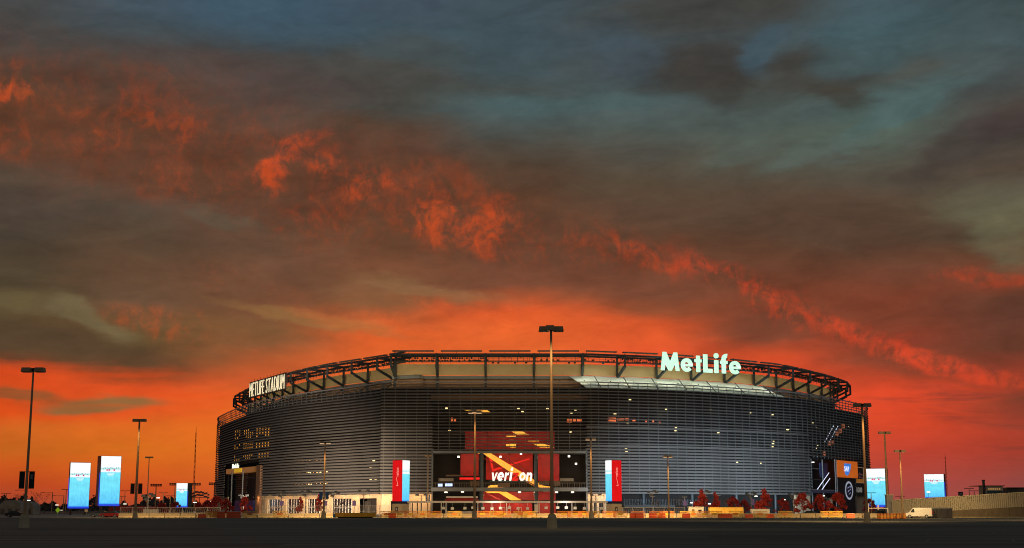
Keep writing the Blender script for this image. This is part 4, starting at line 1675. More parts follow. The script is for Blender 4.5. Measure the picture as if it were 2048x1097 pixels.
cr_ = MB()
oval(cr_, 0.78, 1.0, 0.06)
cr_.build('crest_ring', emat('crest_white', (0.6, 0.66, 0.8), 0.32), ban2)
cr_ = MB()
oval(cr_, 0.02, 0.76, 0.05)
cr_.build('crest_field', mat('crest_navy', (0.01, 0.016, 0.05), 0.6), ban2)
cr_ = MB()
for (fx, fz, w_, h_) in ((-0.2, 0.3, 0.5, 0.16), (0.2, 0.05, 0.35, 0.14), (-0.25, -0.1, 0.3, 0.2), (0.1, -0.35, 0.5, 0.12), (0.3, 0.38, 0.2, 0.2)):
    p0 = cc + xd * ((fx - w_ / 2) * rx_) + nrm * 0.14
    p1 = cc + xd * ((fx + w_ / 2) * rx_) + nrm * 0.14
    cr_.beam((p0.x, p0.y, cz + fz * rz_ - 0.2), (p1.x, p1.y, cz + (fz + 0.12) * rz_), h_ * rz_ * 0.5, 0.06, up=nrm)
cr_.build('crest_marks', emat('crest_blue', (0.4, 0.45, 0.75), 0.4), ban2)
ban3 = thing('number_banner', 'dark banner with framed photo and the number 100 beside the crest banner', 'banner')
o, a, b, z0, z1, n0 = plate(1699.5, 1722, 935, 991, 0.75, 'banner_cloth', mat('banner_dark', (0.03, 0.036, 0.04), 0.7), ban3)
xd = (b - a).normalized()
nrm = Vector((xd.y, -xd.x, 0))
W_ = (b - a).length
base = a + nrm * 0.08


def lp2(fx, z):
    p = base + xd * (W_ * fx)
    return Vector((p.x, p.y, z))


zc = PZ(1712, 985, a.y)
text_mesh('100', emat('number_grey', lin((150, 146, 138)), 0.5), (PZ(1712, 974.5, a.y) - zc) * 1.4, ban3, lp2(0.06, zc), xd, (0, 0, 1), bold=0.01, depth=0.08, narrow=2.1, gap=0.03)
zp0, zp1 = PZ(1712, 966, a.y), PZ(1712, 934, a.y)
ph = MB()
for (f0, f1, q0, q1) in ((0.05, 0.75, zp0, zp0 + 0.2), (0.05, 0.75, zp1 - 0.2, zp1), (0.70, 0.75, zp0 + .2, zp1 - .2)):
    ph.beam(lp2(f0, (q0 + q1) / 2), lp2(f1, (q0 + q1) / 2), 0.08, abs(q1 - q0))
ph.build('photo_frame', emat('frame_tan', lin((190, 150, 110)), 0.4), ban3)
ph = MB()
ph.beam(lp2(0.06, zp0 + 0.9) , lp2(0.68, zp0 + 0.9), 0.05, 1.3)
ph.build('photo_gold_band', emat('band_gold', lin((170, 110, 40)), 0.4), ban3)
ph = MB()
for i in range(9):
    fx = R.uniform(0.1, 0.6)
    z = zp0 + R.uniform(2.0, 4.0)
    ph.beam(lp2(fx, z), lp2(fx + 0.08, z), 0.05, R.uniform(0.3, 0.8))
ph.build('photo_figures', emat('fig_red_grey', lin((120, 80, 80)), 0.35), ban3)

# ------------------------------------------------------------------ lights on the stadium (each sits in a fitting of its own)
FIT = mat('fitting_grey', (0.1, 0.1, 0.1), 0.5)


def uplight(p, target, power, color, cone=110, name='rim_light', lens=None):
    h = MB()
    h.box(p[0] - .16, p[0] + .16, p[1] - .14, p[1] + .14, p[2] - .2, p[2] + .08)
    f = h.build(name, FIT, stadium)
    d = (Vector(target) - Vector(p)).normalized()
    light('rim_light_glow', 'SPOT', Vector(p) + d * 0.6, power, color, None, target, 0.4, cone, 0.9)


WARM = (1.0, 0.62, 0.30)
for i, p in enumerate(posts):
    if i % 1 == 0 and p[1] < 640:
        x, y, nx, ny = p
        pxx = 1024 + x / y * 2700
        uplight((x + nx * 2.6, y + ny * 2.6, 43.95), (x - nx * 12, y - ny * 12, 49.5), 1200, (1.0, 0.78, 0.44), 90)
        if 1150 < pxx < 1600:
            uplight((x - nx * 4.4, y - ny * 4.4, 49.3), (x - nx * 5.6, y - ny * 5.6, 44), 560, (0.92, 1.0, 0.84), 165, 'canopy_floodlight')
for i in range(len(posts) - 1):
    p = sub_at(fullring, off0 + (i + 0.5) * bay)
    x, y, nx, ny = p
    if y < 640:
        pxx = 1024 + x / y * 2700
        uplight((x + nx * 2.6, y + ny * 2.6, 43.95), (x - nx * 12, y - ny * 12, 49.5), 1200, (1.0, 0.78, 0.44), 90)
        if 1180 < pxx < 1590:
            uplight((x - nx * 4.4, y - ny * 4.4, 52.8), (x - nx * 5.6, y - ny * 5.6, 44), 1050, (0.92, 1.0, 0.84), 150, 'canopy_floodlight')
# warm wall washers under the louvers, left and centre
for px in (529, 550, 568, 588, 608, 630, 652, 684, 710, 735, 758, 775, 835, 857, 1180, 1203):
    v, n, t = on(px, 3.0)
    uplight((v.x, v.y, 6.3), (v.x - n.x * 4.5, v.y - n.y * 4.5, 3.8), 520, (1.0, 0.52, 0.20), 155, 'wall_washer')
# light in the gate
for (px, py, Y, pw) in ((1039, 987, 462, 2000), (940, 915, 462, 620), (1010, 912, 462, 620), (1095, 915, 462, 560), (985, 1008, 458, 1500), (1090, 1008, 458, 1100), (1020, 866, 466, 60)):
    p = P(px, py, Y)
    light('gate_lamp_glow', 'POINT', p, pw, (1.0, 0.72, 0.45), None, None, 0.4)

# ------------------------------------------------------------------ tall lot lamps
LENS_D = mat('lens_unlit', (0.24, 0.21, 0.16), 0.3)
BANM = mat('banner_black_cloth', (0.02, 0.022, 0.028), 0.8)
BANB = mat('banner_blue_cloth', (0.03, 0.12, 0.34), 0.7)
BANP = mat('banner_violet_cloth', (0.30, 0.22, 0.62), 0.7)
BANR = mat('banner_red_cloth', (0.55, 0.03, 0.07), 0.7)
BANW = mat('banner_white_cloth', (0.6, 0.58, 0.62), 0.7)


def lot_lamp(px, ptop, Y, heads, label, base=True, banner=None, r=0.16, hw=1.0, lit=False, warm=0.0, letter=False, down=False, aim=None, fillw=2600):
    x = PX(px, 1036, Y)
    h = PZ(px, ptop, Y)
    t_ = thing('lot_lamp', label, 'street lamp', (x, Y, 0), 0, 'tall parking lot lamps')
    z0 = 0.0
    if base:
        b = MB()
        b.tube((0, 0, 0), (0, 0, 1.3), 0.56, 0.40, 16)
        b.tube((0, 0, 1.3), (0, 0, 1.38), 0.36, 0.34, 16)
        b.build('concrete_base', CONC, t_)
        z0 = 1.38
    b = MB()
    b.tube((0, 0, z0), (0, 0, h - 0.2), r, r * 0.62, 12)
    if base:
        b.box(-0.3, 0.3, -0.3, 0.3, z0, z0 + 0.05)
    b.build('pole', POLE, t_, smooth=False)
    arms = {2: (0, 180), 3: (0, 180, 262), 1: (180,)}[heads]
    am = MB()
    for a in arms:
        c, s = math.cos(rad(a)), math.sin(rad(a))
        am.beam((0, 0, h - 0.12), (c * 0.5 * hw, s * 0.5 * hw, h - 0.12), 0.1)
    am.tube((0, 0, h - 0.35), (0, 0, h + 0.02), 0.14 * hw, 0.14 * hw, 10)
    am.build('arm', BLACK, t_)
    for a in arms:
        c, s = math.cos(rad(a)), math.sin(rad(a))
        hd = MB()
        d0, d1, hwid, hh = 0.2 * hw, 1.22 * hw, 0.42 * hw, 0.5 * hw

        def q(d, w, z):
            return (c * d - s * w, s * d + c * w, z)
        zt, zb = h + 0.06, h + 0.06 - hh
        hd.hexa([q(d0, -hwid, zb + .05), q(d1, -hwid, zb + .05), q(d1, hwid, zb + .05), q(d0, hwid, zb + .05),
                 q(d0 + .05, -hwid * .9, zt), q(d1 - .08, -hwid * .9, zt), q(d1 - .08, hwid * .9, zt), q(d0 + .05, hwid * .9, zt)])
        ho = hd.build('lamp_head', POLE if not lit else mat('head_lit_bronze', (0.42, 0.3, 0.18), 0.5), t_)
        ln = MB()
        ln.hexa([q(d0 + .06, -hwid * .8, zb), q(d1 - .06, -hwid * .8, zb), q(d1 - .06, hwid * .8, zb), q(d0 + .06, hwid * .8, zb),
                 q(d0 + .06, -hwid * .8, zb + .05), q(d1 - .06, -hwid * .8, zb + .05), q(d1 - .06, hwid * .8, zb + .05), q(d0 + .06, hwid * .8, zb + .05)])
        ln.build('lens', LENS_D if not lit else emat('lens_lit_warm', (1.0, 0.6, 0.3), 1.2), ho)
    if banner:
        y0, y1, m, wd = banner
        za, zb = PZ(px, y0, Y), PZ(px, y1, Y)
        for sgn_ in (-1, 1):
            c = MB()
            xa_, xb_ = (-r - wd - 0.06, -r - 0.06) if sgn_ < 0 else (r + 0.06, r + 0.06 + wd)
            c.box(xa_, xb_, -0.02, 0.02, zb, za)
            bo = c.build('banner', m, t_)
            k = MB()
            k.beam((xa_, 0, za + 0.05), (xb_, 0, za + 0.05), 0.06)
            k.beam((xa_, 0, zb - 0.05), (xb_, 0, zb - 0.05), 0.06)
            k.beam((0, 0, za + 0.05), (xa_ if sgn_ < 0 else xb_, 0, za + 0.05), 0.05)
            k.build('banner_bracket', BLACK, bo)
            if letter and sgn_ > 0:
                text_mesh('E', mat('banner_pale', (0.3, 0.3, 0.33), 0.6), (za - zb) * 0.34, bo, (xa_ + wd * 0.3, -0.03, za - (za - zb) * 0.42), (1, 0, 0), (0, 0, 1), bold=0.03, depth=0.02, per_char=True)
    if warm:
        light('lamp_glow', 'SPOT', (x, Y + (-2.2 if down else 0.7), h - 0.55), warm, (1.0, 0.64, 0.29), None, aim or ((x, Y - 1.5, 0) if down else (x, Y + 34, 0)), 0.5, 120, 0.9)
    if warm and not down:
        light('pole_fill_light', 'SPOT', (x, Y - 2.2, h - 0.6), fillw, (1.0, 0.55, 0.2), None, (x, Y - 1.2, 0), 0.5, 100, 0.9)  # fill added in front of the pole to brighten pole and base
    return t_


lot_lamp(49, 737, 143, 2, 'tall dark double-head lamp with two black banners at the far left of the lot', banner=(944, 977, BANM, 0.58), letter=True)
lot_lamp(270, 839, 280, 2, 'lamp with two small black banners right of the two tall screens', warm=35200, banner=(968, 988, BANM, 0.85), r=0.3, hw=1.15)
lot_lamp(293, 914, 420, 2, 'thin double-head lamp just right of the lamp with small black banners', False, r=0.2, hw=1.0)
lot_lamp(647, 884, 279, 2, 'lamp with warm heads and a blue banner before the left louvers', lit=True, banner=(985, 999, BANB, 0.7), r=0.2, hw=0.95, warm=49600)
lot_lamp(949, 822, 275, 3, 'lamp with three warm heads before the red gate wall', lit=True, r=0.26, hw=1.15, warm=56000)
lot_lamp(1104, 655, 137, 3, 'tallest lamp, three box heads, on a stained concrete base mid lot', r=0.185, hw=1.05, warm=2400, down=True)  # glow added before the pole to brighten it and the base; heads unlit
lot_lamp(1183, 877, 279, 2, 'orange lit lamp between the middle gate and the right red pylon', r=0.2, hw=0.9, lit=True, warm=49600)
lot_lamp(1338, 912, 280, 2, 'slim orange lit lamp before the blue-lit right louvers', False, r=0.18, hw=0.8, lit=True, warm=35200)
lot_lamp(855, 911, 400, 2, 'short lamp between the left red pylon and the middle gate', False, r=0.17, hw=0.85, banner=(990, 1003, BANB, 0.4))
lot_lamp(1734, 808, 195, 2, 'tall tan lamp overlapping the right end of the louvers', r=0.22, hw=1.05, warm=36000, fillw=3200)
lot_lamp(1777, 864, 330, 2, 'double-head lamp rising from the right edge of the screen beside the stadium', r=0.3, hw=1.2)
lot_lamp(1806, 901, 268, 2, 'double-head lamp left of the screen above the corrugated wall', False, r=0.19, hw=0.9, warm=35200)

lot_lamp(2150, 830, 215, 2, 'added unseen double-head lamp lighting the right end of the corrugated wall', warm=34000, aim=(PX(2000, 1010, 275), 275, 3))  # added out of view to light the ramp wall

# far lamps behind the plaza, copies of one thin lamp
p0 = thing('far_lamp', 'thin far lamp', 'street lamp', (0, 0, 0), 0, 'thin lamps far behind the lot')
MB().tube((0, 0, 0), (0, 0, 1), 0.2, 0.14, 6).build('pole', POLE, p0)
c = MB()
c.box(-2.0, -0.3, -0.4, 0.4, 0.985, 1.01)
c.box(0.3, 2.0, -0.4, 0.4, 0.985, 1.01)
c.box(-0.3, 0.3, -0.1, 0.1, 0.99, 1.0)
c.build('lamp_head', BLACK, p0)
spots = [(130, 979, 560, 'far lamp just left of the shorter tall screen'), (10, 987, 600, 'far lamp at the left picture edge above the trees'),
         (248, 982, 640, 'far lamp just right of the taller left screen'), (325, 986, 560, 'short far lamp left of the small screen'),
         (339, 992, 520, 'stout short lamp left of the small screen'), (241, 993, 620, 'lower far lamp beside the taller left screen'),
         (1744, 986, 330, 'small dark lamp in front of the screen beside the stadium'), (1802, 993, 420, 'small lamp head above the left end of the corrugated wall'),
         (1941, 977, 480, 'taller of two far lamps above the corrugated wall'), (1951, 982, 520, 'shorter of two far lamps above the corrugated wall')]
for i, (px, py, Y, lb) in enumerate(spots):
    o = p0 if i == 0 else copy_tree(p0, (0, 0, 0))
    o.location = (PX(px, 1030, Y), Y, 0)
    o.scale = (Y / 600, 1, PZ(px, py, Y))
    o['label'] = lb
# practice-field floodlights
f0 = thing('field_floodlight', 'field floodlight', 'floodlight', (0, 0, 0), 0, 'floodlight masts of the practice field')
MB().tube((0, 0, 0), (0, 0, 27), 0.35, 0.22, 6).build('pole', POLE, f0)
c = MB()
for r_ in range(2):
    for i in range(5):
        c.box(-2.6 + i * 1.1, -1.8 + i * 1.1, -0.5, 0.3, 25.4 + r_ * 1.3, 26.3 + r_ * 1.3)
c.beam((-2.6, 0.2, 25.2), (2.6, 0.2, 25.2), 0.2)
c.beam((-2.6, 0.2, 26.6), (2.6, 0.2, 26.6), 0.2)
c.build('lamp_bank', BLACK, f0)
for i, (px, py, lb) in enumerate([(310, 968, 'floodlight mast left of the small screen'), (348, 966, 'floodlight mast touching the left edge of the small screen'),
                                  (388, 966, 'floodlight mast right of the small screen by the radio mast'), (427, 965, 'floodlight mast next to the left end of the stadium')]):
    Y = 640
    o = f0 if i == 0 else copy_tree(f0, (0, 0, 0))
    o.location = (PX(px, 1025, Y), Y, 0)
    k = PZ(px, py, Y) / 27.8
    o.scale = (1, 1, k)
    o['label'] = lb
# long-arm road lamps on the left
a0 = thing('arm_lamp', 'arm lamp', 'street lamp', (0, 0, 0), 0, 'road lamps with one long arm')
MB().tube((0, 0, 0), (0, 0, 1), 0.22, 0.16, 6).build('pole', POLE, a0)
MB().box(-4.0, 0, -0.1, 0.1, 0.975, 0.99).build('arm', POLE, a0)
MB().box(-5.4, -3.9, -0.3, 0.3, 0.972, 0.995).build('lamp_head', BLACK, a0)
for i, (px, py, lb) in enumerate([(51, 980, 'long-arm road lamp right behind the banner lamp'), (103, 985, 'long-arm road lamp left of the shorter tall screen'),
                                  (126, 991, 'lowest long-arm road lamp by the shorter tall screen')]):
    Y = 580
    o = a0 if i == 0 else copy_tree(a0, (0, 0, 0))
    o.location = (PX(px, 1025, Y), Y, 0)
    o.scale = (0.9, 1, PZ(px, py, Y))
    o['label'] = lb

# ------------------------------------------------------------------ plaza floodlight posts (several heads, some with banners)
def plaza_post(px, ptop, Y, label, flag=None, aim=None, power=0, color=(1, 1, 1), heads=4, lens=WHTL):
    x = PX(px, 1030, Y)
    h = PZ(px, ptop, Y)
    t_ = thing('plaza_light', label, 'street lamp', (x, Y, 0), 0, 'multi-head plaza lights by the stadium')
    MB().tube((0, 0, 0), (0, 0, h), 0.16, 0.11, 8).build('pole', GREY, t_)
    am = MB()
    am.beam((-1.1, 0, h - 0.3), (1.1, 0, h - 0.3), 0.12)
    am.beam((-0.7, 0, h - 1.2), (0.7, 0, h - 1.2), 0.1)
    am.build('arm', GREY, t_)
    for i in range(heads):
        hx = (-1.2, 1.2, -0.55, 0.55)[i % 4]
        hz = h + (0.0, 0.05, -0.75, 0.35)[i % 4]
        hb = MB()
        hb.hexa([(hx - .5, -.3, hz - .28), (hx + .5, -.3, hz - .28), (hx + .5, .25, hz - .1), (hx - .5, .25, hz - .1),
                 (hx - .45, -.3, hz + .12), (hx + .45, -.3, hz + .12), (hx + .45, .3, hz + .32), (hx - .45, .3, hz + .32)])
        ho = hb.build('lamp_head', mat('plaza_head_grey', (0.12, 0.13, 0.14), 0.5), t_)
        lb = MB()
        lb.box(hx - .4, hx + .4, .31, .35, hz - .02, hz + .3)
        lb.build('lens', lens, ho)
    if flag:
        c = MB()
        c.box(0.15, 0.95, -0.02, 0.02, PZ(px, 1011, Y), PZ(px, 999, Y))
        c.build('banner', flag, t_)
    if power:
        light('plaza_glow', 'SPOT', (x, Y + 0.8, h + 0.4), power, color, None, aim, 0.5, 62, 1.0)
    return t_


COOL = (0.68, 0.85, 1.0)
AMB = (1.0, 0.74, 0.52)


def facade(px, z, d=0.6):
    v, n, t = on(px, d)
    return (v.x, v.y, z)


plaza_post(295, 992, 330, 'dark multi-head post just right of the thin lamp by the screens', heads=4, lens=LENS_D)
plaza_post(486, 991, 440, 'multi-head post in front of the left gate', heads=3, lens=LENS_D, power=26000, color=AMB, aim=facade(470, 12))
plaza_post(562, 987, 410, 'multi-head post before the first lit window right of the left gate', aim=facade(565, 12), power=170000, color=AMB)
plaza_post(611, 985, 405, 'multi-head post before the wall between second and third lit windows', aim=facade(615, 12), power=170000, color=AMB)
plaza_post(667, 987, 400, 'multi-head post left of the barred window on the tan wall', aim=facade(672, 12), power=170000, color=AMB)
plaza_post(727, 982, 398, 'double-head post in front of the dark loading dock', aim=facade(735, 12), power=80000, color=AMB, heads=2)
plaza_post(842, 990, 405, 'low post beside the left entrance bays', aim=facade(815, 12), power=8000, color=(1, .75, .55), heads=2)
plaza_post(1192, 990, 405, 'low post beside the right entrance bays', aim=facade(1215, 12), power=20000, color=(1, .85, .7), heads=2)
plaza_post(1306, 985, 400, 'multi-head post right of the right red pylon before the dark undercroft', aim=facade(1300, 11), power=110000, color=COOL)
plaza_post(1411, 985, 402, 'multi-head post standing behind the first red tree on the right', aim=facade(1405, 11), power=100000, color=COOL)
plaza_post(1503, 988, 412, 'multi-head post left of the pointed red tree', aim=facade(1490, 11), power=100000, color=COOL, flag=BANP)
plaza_post(1588, 989, 425, 'multi-head post with a red and white banner between red trees', aim=facade(1565, 11), power=96000, color=COOL, flag=BANR)
plaza_post(1660, 996, 430, 'multi-head post before the black crest banner', heads=3, flag=BANW)


# slim banner posts
def banner_post(px, ptop, Y, m, label):
    x = PX(px, 1030, Y)
    h = PZ(px, ptop, Y)
    t_ = thing('banner_post', label, 'banner post', (x, Y, 0), 0, 'slim posts with small banners')
    MB().tube((0, 0, 0), (0, 0, h), 0.11, 0.09, 6).build('pole', GREY, t_)
    MB().box(-0.7, 0.7, -0.05, 0.05, h - 0.12, h).build('lamp_head', GREY, t_)
    c = MB()
    c.box(-0.5, 0.55, -0.16, -0.12, PZ(px, 1012, Y), PZ(px, 1002, Y))
    c.build('banner', m, t_)


banner_post(1370, 994, 385, BANP, 'slim post with a violet banner left of the white container')
banner_post(1437, 991, 385, BANR, 'slim post with a red banner behind the yellow container')
banner_post(650, 994, 385, BANP, 'slim post with a violet banner behind the lamp with the blue banner')
banner_post(563, 1002, 390, BANP, 'slim post with a violet banner by the first lit window')
banner_post(708, 1000, 390, BANP, 'slim post with a violet banner beside the loading dock')
banner_post(1590, 1002, 392, BANW, 'slim post with a white banner between two red trees on the right')
banner_post(1658, 1004, 392, BANR, 'slim post with a red banner between the last two big red trees')


# ------------------------------------------------------------------ LED screens
def led_tower(px0, px1, py0, py1, Y, side_px, side, label, legs=True):
    wpx = px1 - px0
    k = Y / 2690.0
    pxc = (px0 + px1) / 2
    x = PX(pxc, 1000, Y)
    view = math.atan2(x, Y)
    rel = rad(16) * (1 if side == 'L' else -1)
    w = wpx * k / math.cos(rel)
    dep = max(0.8, side_px * k / math.sin(abs(rel)))
    t_ = thing('led_tower', label, 'screen', (x, Y, 0), -view + rel, 'glowing advertising screens')
    zt, zb = PZ(pxc, py0, Y), PZ(pxc, py1, Y)
    MB().box(-w / 2, w / 2, 0, dep, zb - 0.5, zt + 0.1).build('cabinet', mat('cabinet_dark', (0.035, 0.045, 0.06), 0.4), t_)
    MB().box(-w / 2 + .12, w / 2 - .12, -0.09, -0.004, zb, zt).build('screen', LED, t_)
    MB().box(-w / 2, w / 2, -0.07, -0.003, zb - 0.5, zb - 0.02).build('edge_glow', LEDBLUE, t_)
    s = 1 if side == 'R' else -1
    xe = w / 2
    MB().box(xe + .004 if s > 0 else -xe - .03, xe + .03 if s > 0 else -xe - .004, 0.02, min(dep, 0.7), zb - 0.3, zb + (zt - zb) * 0.65).build('edge_glow', LEDBLUE, t_)
    mk = MB()
    for i in range(9):
        f = -0.36 + 0.72 * i / 8
        hz = zb + (zt - zb) * (0.735 + R.uniform(-0.012, 0.02))
        mk.box(f * w - w * .03, f * w + w * .03, -0.11, -0.092, hz - .12, hz + R.uniform(.1, .35))
    mk.build('screen_skyline', emat('mark_teal', (0.25, 0.62, 0.66), 0.8), t_)['kind'] = 'stuff'
    mk = MB()
    for f in (-0.18, 0.16, -0.08):
        hz = zb + (zt - zb) * 0.712
        mk.box(f * w - w * .035, f * w + w * .035, -0.13, -0.112, hz - .22, hz + .22)
    mk.build('screen_mark', emat('mark_red', (0.75, 0.04, 0.2), 0.8), t_)
    mk = MB()
    for i in range(3):
        hz = zb + (zt - zb) * (0.645 - i * 0.028)
        mk.box(-w * (.2 - .04 * i), w * (.2 - .04 * i), -0.11, -0.092, hz - .07, hz + .07)
    mk.build('screen_writing', emat('mark_white', (0.8, 0.95, 1.0), 0.95), t_)
    if legs:
        for lx in (-w * .35, w * .35):
            MB().box(lx - .3, lx + .3, dep * .3, dep * .3 + .6, 0, zb - 0.5).build('leg', BLACK, t_)
    d = light('screen_glow', 'AREA', (x, Y, (zt + zb) / 2), 1500, (0.35, 0.7, 1.0)) if False else None
    return t_


led_tower(138, 177, 926, 1014, 420, 0.8, 'L', 'shorter of the two tall glowing blue screens on the left')
led_tower(199, 238, 913, 1009, 400, 6.5, 'L', 'tallest glowing blue screen with a dark left side')
led_tower(352, 374, 967, 1013, 560, 9, 'R', 'small glowing blue screen with a wide dark right side near the radio mast')
led_tower(1735, 1772, 938, 1011, 400, 5, 'R', 'glowing blue screen touching the right end of the stadium')
led_tower(1851, 1889, 949, 995, 480, 3, 'R', 'small glowing blue screen rising above the corrugated wall')


def red_pylon(pxr0, pxr1, pxl0, pxl1, py0, py1, Y, label):
    k = Y / 2690.0
    corner = pxr1 if pxr0 < pxl0 else pxr0
    left = pxr0 < pxl0
    x = PX(corner, 1000, Y)
    view = math.atan2(x, Y)
    a = rad(32)
    wr = (pxr1 - pxr0) * k / math.cos(a)
    wl = (pxl1 - pxl0) * k / math.sin(a)
    t_ = thing('red_pylon', label, 'pylon', (x, Y, 0), -view + (-a if left else a), 'red and blue corner pylons at the middle gate')
    zt, zb = PZ(corner, py0, Y), PZ(corner, py1, Y)
    s = -1 if left else 1
    xa_, xb_ = (-wr, 0) if left else (0, wr)
    MB().box(xa_, xb_, 0.0, wl, zb, zt).build('shaft', mat('pylon_dark', (0.03, 0.03, 0.04), 0.5), t_)
    f_ = MB()
    for i in range(4):
        a0_, a1_ = xa_ + (xb_ - xa_) * i / 4, xa_ + (xb_ - xa_) * (i + 1) / 4
        MB().box(a0_ + 0.015, a1_ - 0.015, -0.08, -0.003, zb + 0.02, zt - 0.02).build('red_panel', REDP, t_)
    xs_ = 0.0
    sb = MB()
    sb.box(*((xs_ + .004, xs_ + .09) if left else (xs_ - .09, xs_ - .004)), 0.03, wl - 0.03, zb, zt)
    sb.build('screen', LED, t_)
    H_ = zt - zb
    MB().box(xa_ - 0.03, xb_ + 0.03, 0.0, wl, zb - 0.7, zb - 0.004).build('plinth', mat('plinth_navy', (0.02, 0.02, 0.06), 0.5), t_)
    MB().box(xa_ - 0.05, xb_ + 0.05, 0.1, wl - .1, 0, zb - 0.72).build('base_block', TANWALL, t_)
    cx = (xa_ + xb_) / 2
    MB().box(cx - .6, cx + .3, 0.02, 0.095, 1.0, 2.4).build('base_sign', mat('base_sign_dark', (0.1, 0.08, 0.06), 0.6), t_)
    MB().box(cx - .3, cx + 0.05, -0.01, 0.018, 1.4, 2.0).build('base_sign_mark', mat('base_sign_white', (0.8, 0.75, 0.7), 0.6), t_)
    PALE = emat('pylon_white_print', lin((240, 170, 160)), 0.75)
    text_mesh('verizon', PALE, 1.35, t_, (cx + 0.45, -0.09, zb + H_ * 0.60), (0, 0, 1), (-1, 0, 0), bold=0.0, depth=0.03, narrow=0.62)
    l_ = MB()
    q0, q1, q2 = (cx + 0.35, zb + H_ * 0.58), (cx - 0.42 if left else cx + 0.75, zb + H_ * 0.38), (cx - 0.7 if left else cx - 0.2, zb + H_ * 0.41)
    if left:
        q0, q1, q2 = (cx - 0.35, zb + H_ * 0.58), (cx + 0.25, zb + H_ * 0.375), (cx - 0.35, zb + H_ * 0.39)
    else:
        q0, q1, q2 = (cx - 0.1, zb + H_ * 0.58), (cx + 0.5, zb + H_ * 0.375), (cx - 0.2, zb + H_ * 0.39)
    l_.beam((q0[0], -0.1, q0[1]), (q1[0], -0.1, q1[1]), 0.1, 0.03, up=(0, 1, 0))
    l_.beam((q1[0], -0.104, q1[1]), (q2[0], -0.104, q2[1]), 0.1, 0.03, up=(0, 1, 0))
    l_.build('check_mark', PALE, t_)
    return t_


red_pylon(785, 804, 804, 818, 921, 1003, 400, 'red pylon with a blue screen on its right face, left of the middle gate')
red_pylon(1224, 1243, 1212, 1224, 921, 1003, 400, 'red pylon with a blue screen on its left face, right of the middle gate')

# ------------------------------------------------------------------ entrance canopy, kiosk, frames
can = thing('entrance_canopy', 'long pale flat canopy on thin posts across the middle entrance', 'canopy')
Y = 400
a, b = P(815, 1006, Y), P(1215, 1002.5, Y)
MB().box(a.x, b.x, Y - 1.0, Y + 2.0, PZ(1000, 1006.2, Y), PZ(1000, 1002.4, Y)).build('canopy_roof', mat('canopy_pale', (0.62, 0.58, 0.52), 0.5), can)
zc = PZ(1000, 1006.2, Y)
for px in (820, 882.5, 948, 1013, 1079, 1144, 1210):
    x = PX(px, 1015, Y)
    MB().tube((x, Y, 0), (x, Y, zc), 0.13, 0.13, 8).build('post', WHITEF, can)
for px in (887, 905, 930, 946, 966, 984, 1001, 1019, 1036, 1055, 1092, 1115, 1132.5, 1150, 1168.5, 1185, 1203):
    c = MB()
    x = PX(px, 1016, Y)
    z = PZ(px, 1016.5 + R.uniform(-1, 1), Y)
    c.box(x - 0.45, x + 0.45, Y - 0.9, Y - 0.84, z - 0.36, z + 0.36)
    c.beam((x, Y - 0.87, z + 0.3), (x, Y - 0.87, zc), 0.05)
    c.build('sign_plate', mat('plate_white', (0.74, 0.72, 0.66), 0.6), can)
light('canopy_glow', 'POINT', P(990, 1009, 397), 500, (1, .8, .6), None, None, 0.4)
light('canopy_glow', 'POINT', P(1130, 1009, 397), 400, (1, .85, .7), None, None, 0.4)
kio = thing('ticket_kiosk', 'open kiosk with a red roof and white frame left of the red entrance', 'kiosk', (PX(924, 1020, 412), 412, 0))
w = 31 * 412 / 2690
MB().box(-w, w, -2, 2, PZ(924, 996.5, 412), PZ(924, 993.2, 412)).build('roof_frame', WHITEF, kio)
c = MB()
zq = PZ(924, 1002, 412)
c.hexa([(-w - .6, -2.6, zq), (w + .6, -2.6, zq), (w + .6, 2.4, zq), (-w - .6, 2.4, zq), (-w + .5, -1.6, zq + .75), (w - .5, -1.6, zq + .75), (w - .5, 1.6, zq + .75), (-w + .5, 1.6, zq + .75)])
c.build('roof', mat('roof_red', (0.42, 0.03, 0.02), 0.5), kio)
for sx_ in (-1, 1):
    for sy_ in (-1, 1):
        MB().box(sx_ * w - .15, sx_ * w + .15, sy_ * 1.9 - .15, sy_ * 1.9 + .15, 0, zq + .4 if sx_ else zq).build('post', WHITEF, kio)
MB().box(-w + .4, w - .4, 1.2, 1.6, 0.9, zq - .2).build('counter', DARK, kio)
MB().box(-w + .4, w - .4, -1.7, -1.4, 0.6, 1.1).build('counter_front', GREY, kio)
e0 = thing('entry_frame', 'white walk-through frame in front of the red entrance wall', 'frame', (PX(1007, 1025, 392), 392, 0), 0, 'white walk-through frames at the red entrance')
c = MB()
for x in (-.42, .42):
    c.box(x - .07, x + .07, -.1, .1, 0, 2.1)
c.box(-.49, .49, -.1, .1, 2.1, 2.25)
c.build('frame', WHITEF, e0)
MB().box(-.49, -.3, -.3, -.12, 0.6, 1.2).build('control_box', GREY, e0)
for px, lb in ((1018, 'white walk-through frame just right of the slim frame by the red wall'), (1040, 'white walk-through frame nearest left of the narrow white booth'), (984, 'white walk-through frame nearest the lamp with three warm heads'),
               (1197, 'white walk-through frame by the tan entrance bays left of the right red pylon')):
    copy_tree(e0, (PX(px, 1025, 392), 392, 0), 0.0, lb)
bt = thing('ticket_booth', 'narrow white booth with a blue foot beside the red entrance wall', 'booth', (PX(1073, 1020, 395), 395, 0))
MB().box(-.55, .55, -.5, .5, 0.9, 3.0).build('cabin', WHITEF, bt)
MB().box(-.5, .5, -.45, .45, 0, 0.9).build('foot', BANB, bt)
MB().box(-.62, .62, -.58, .58, 3.0, 3.12).build('roof', GREY, bt)

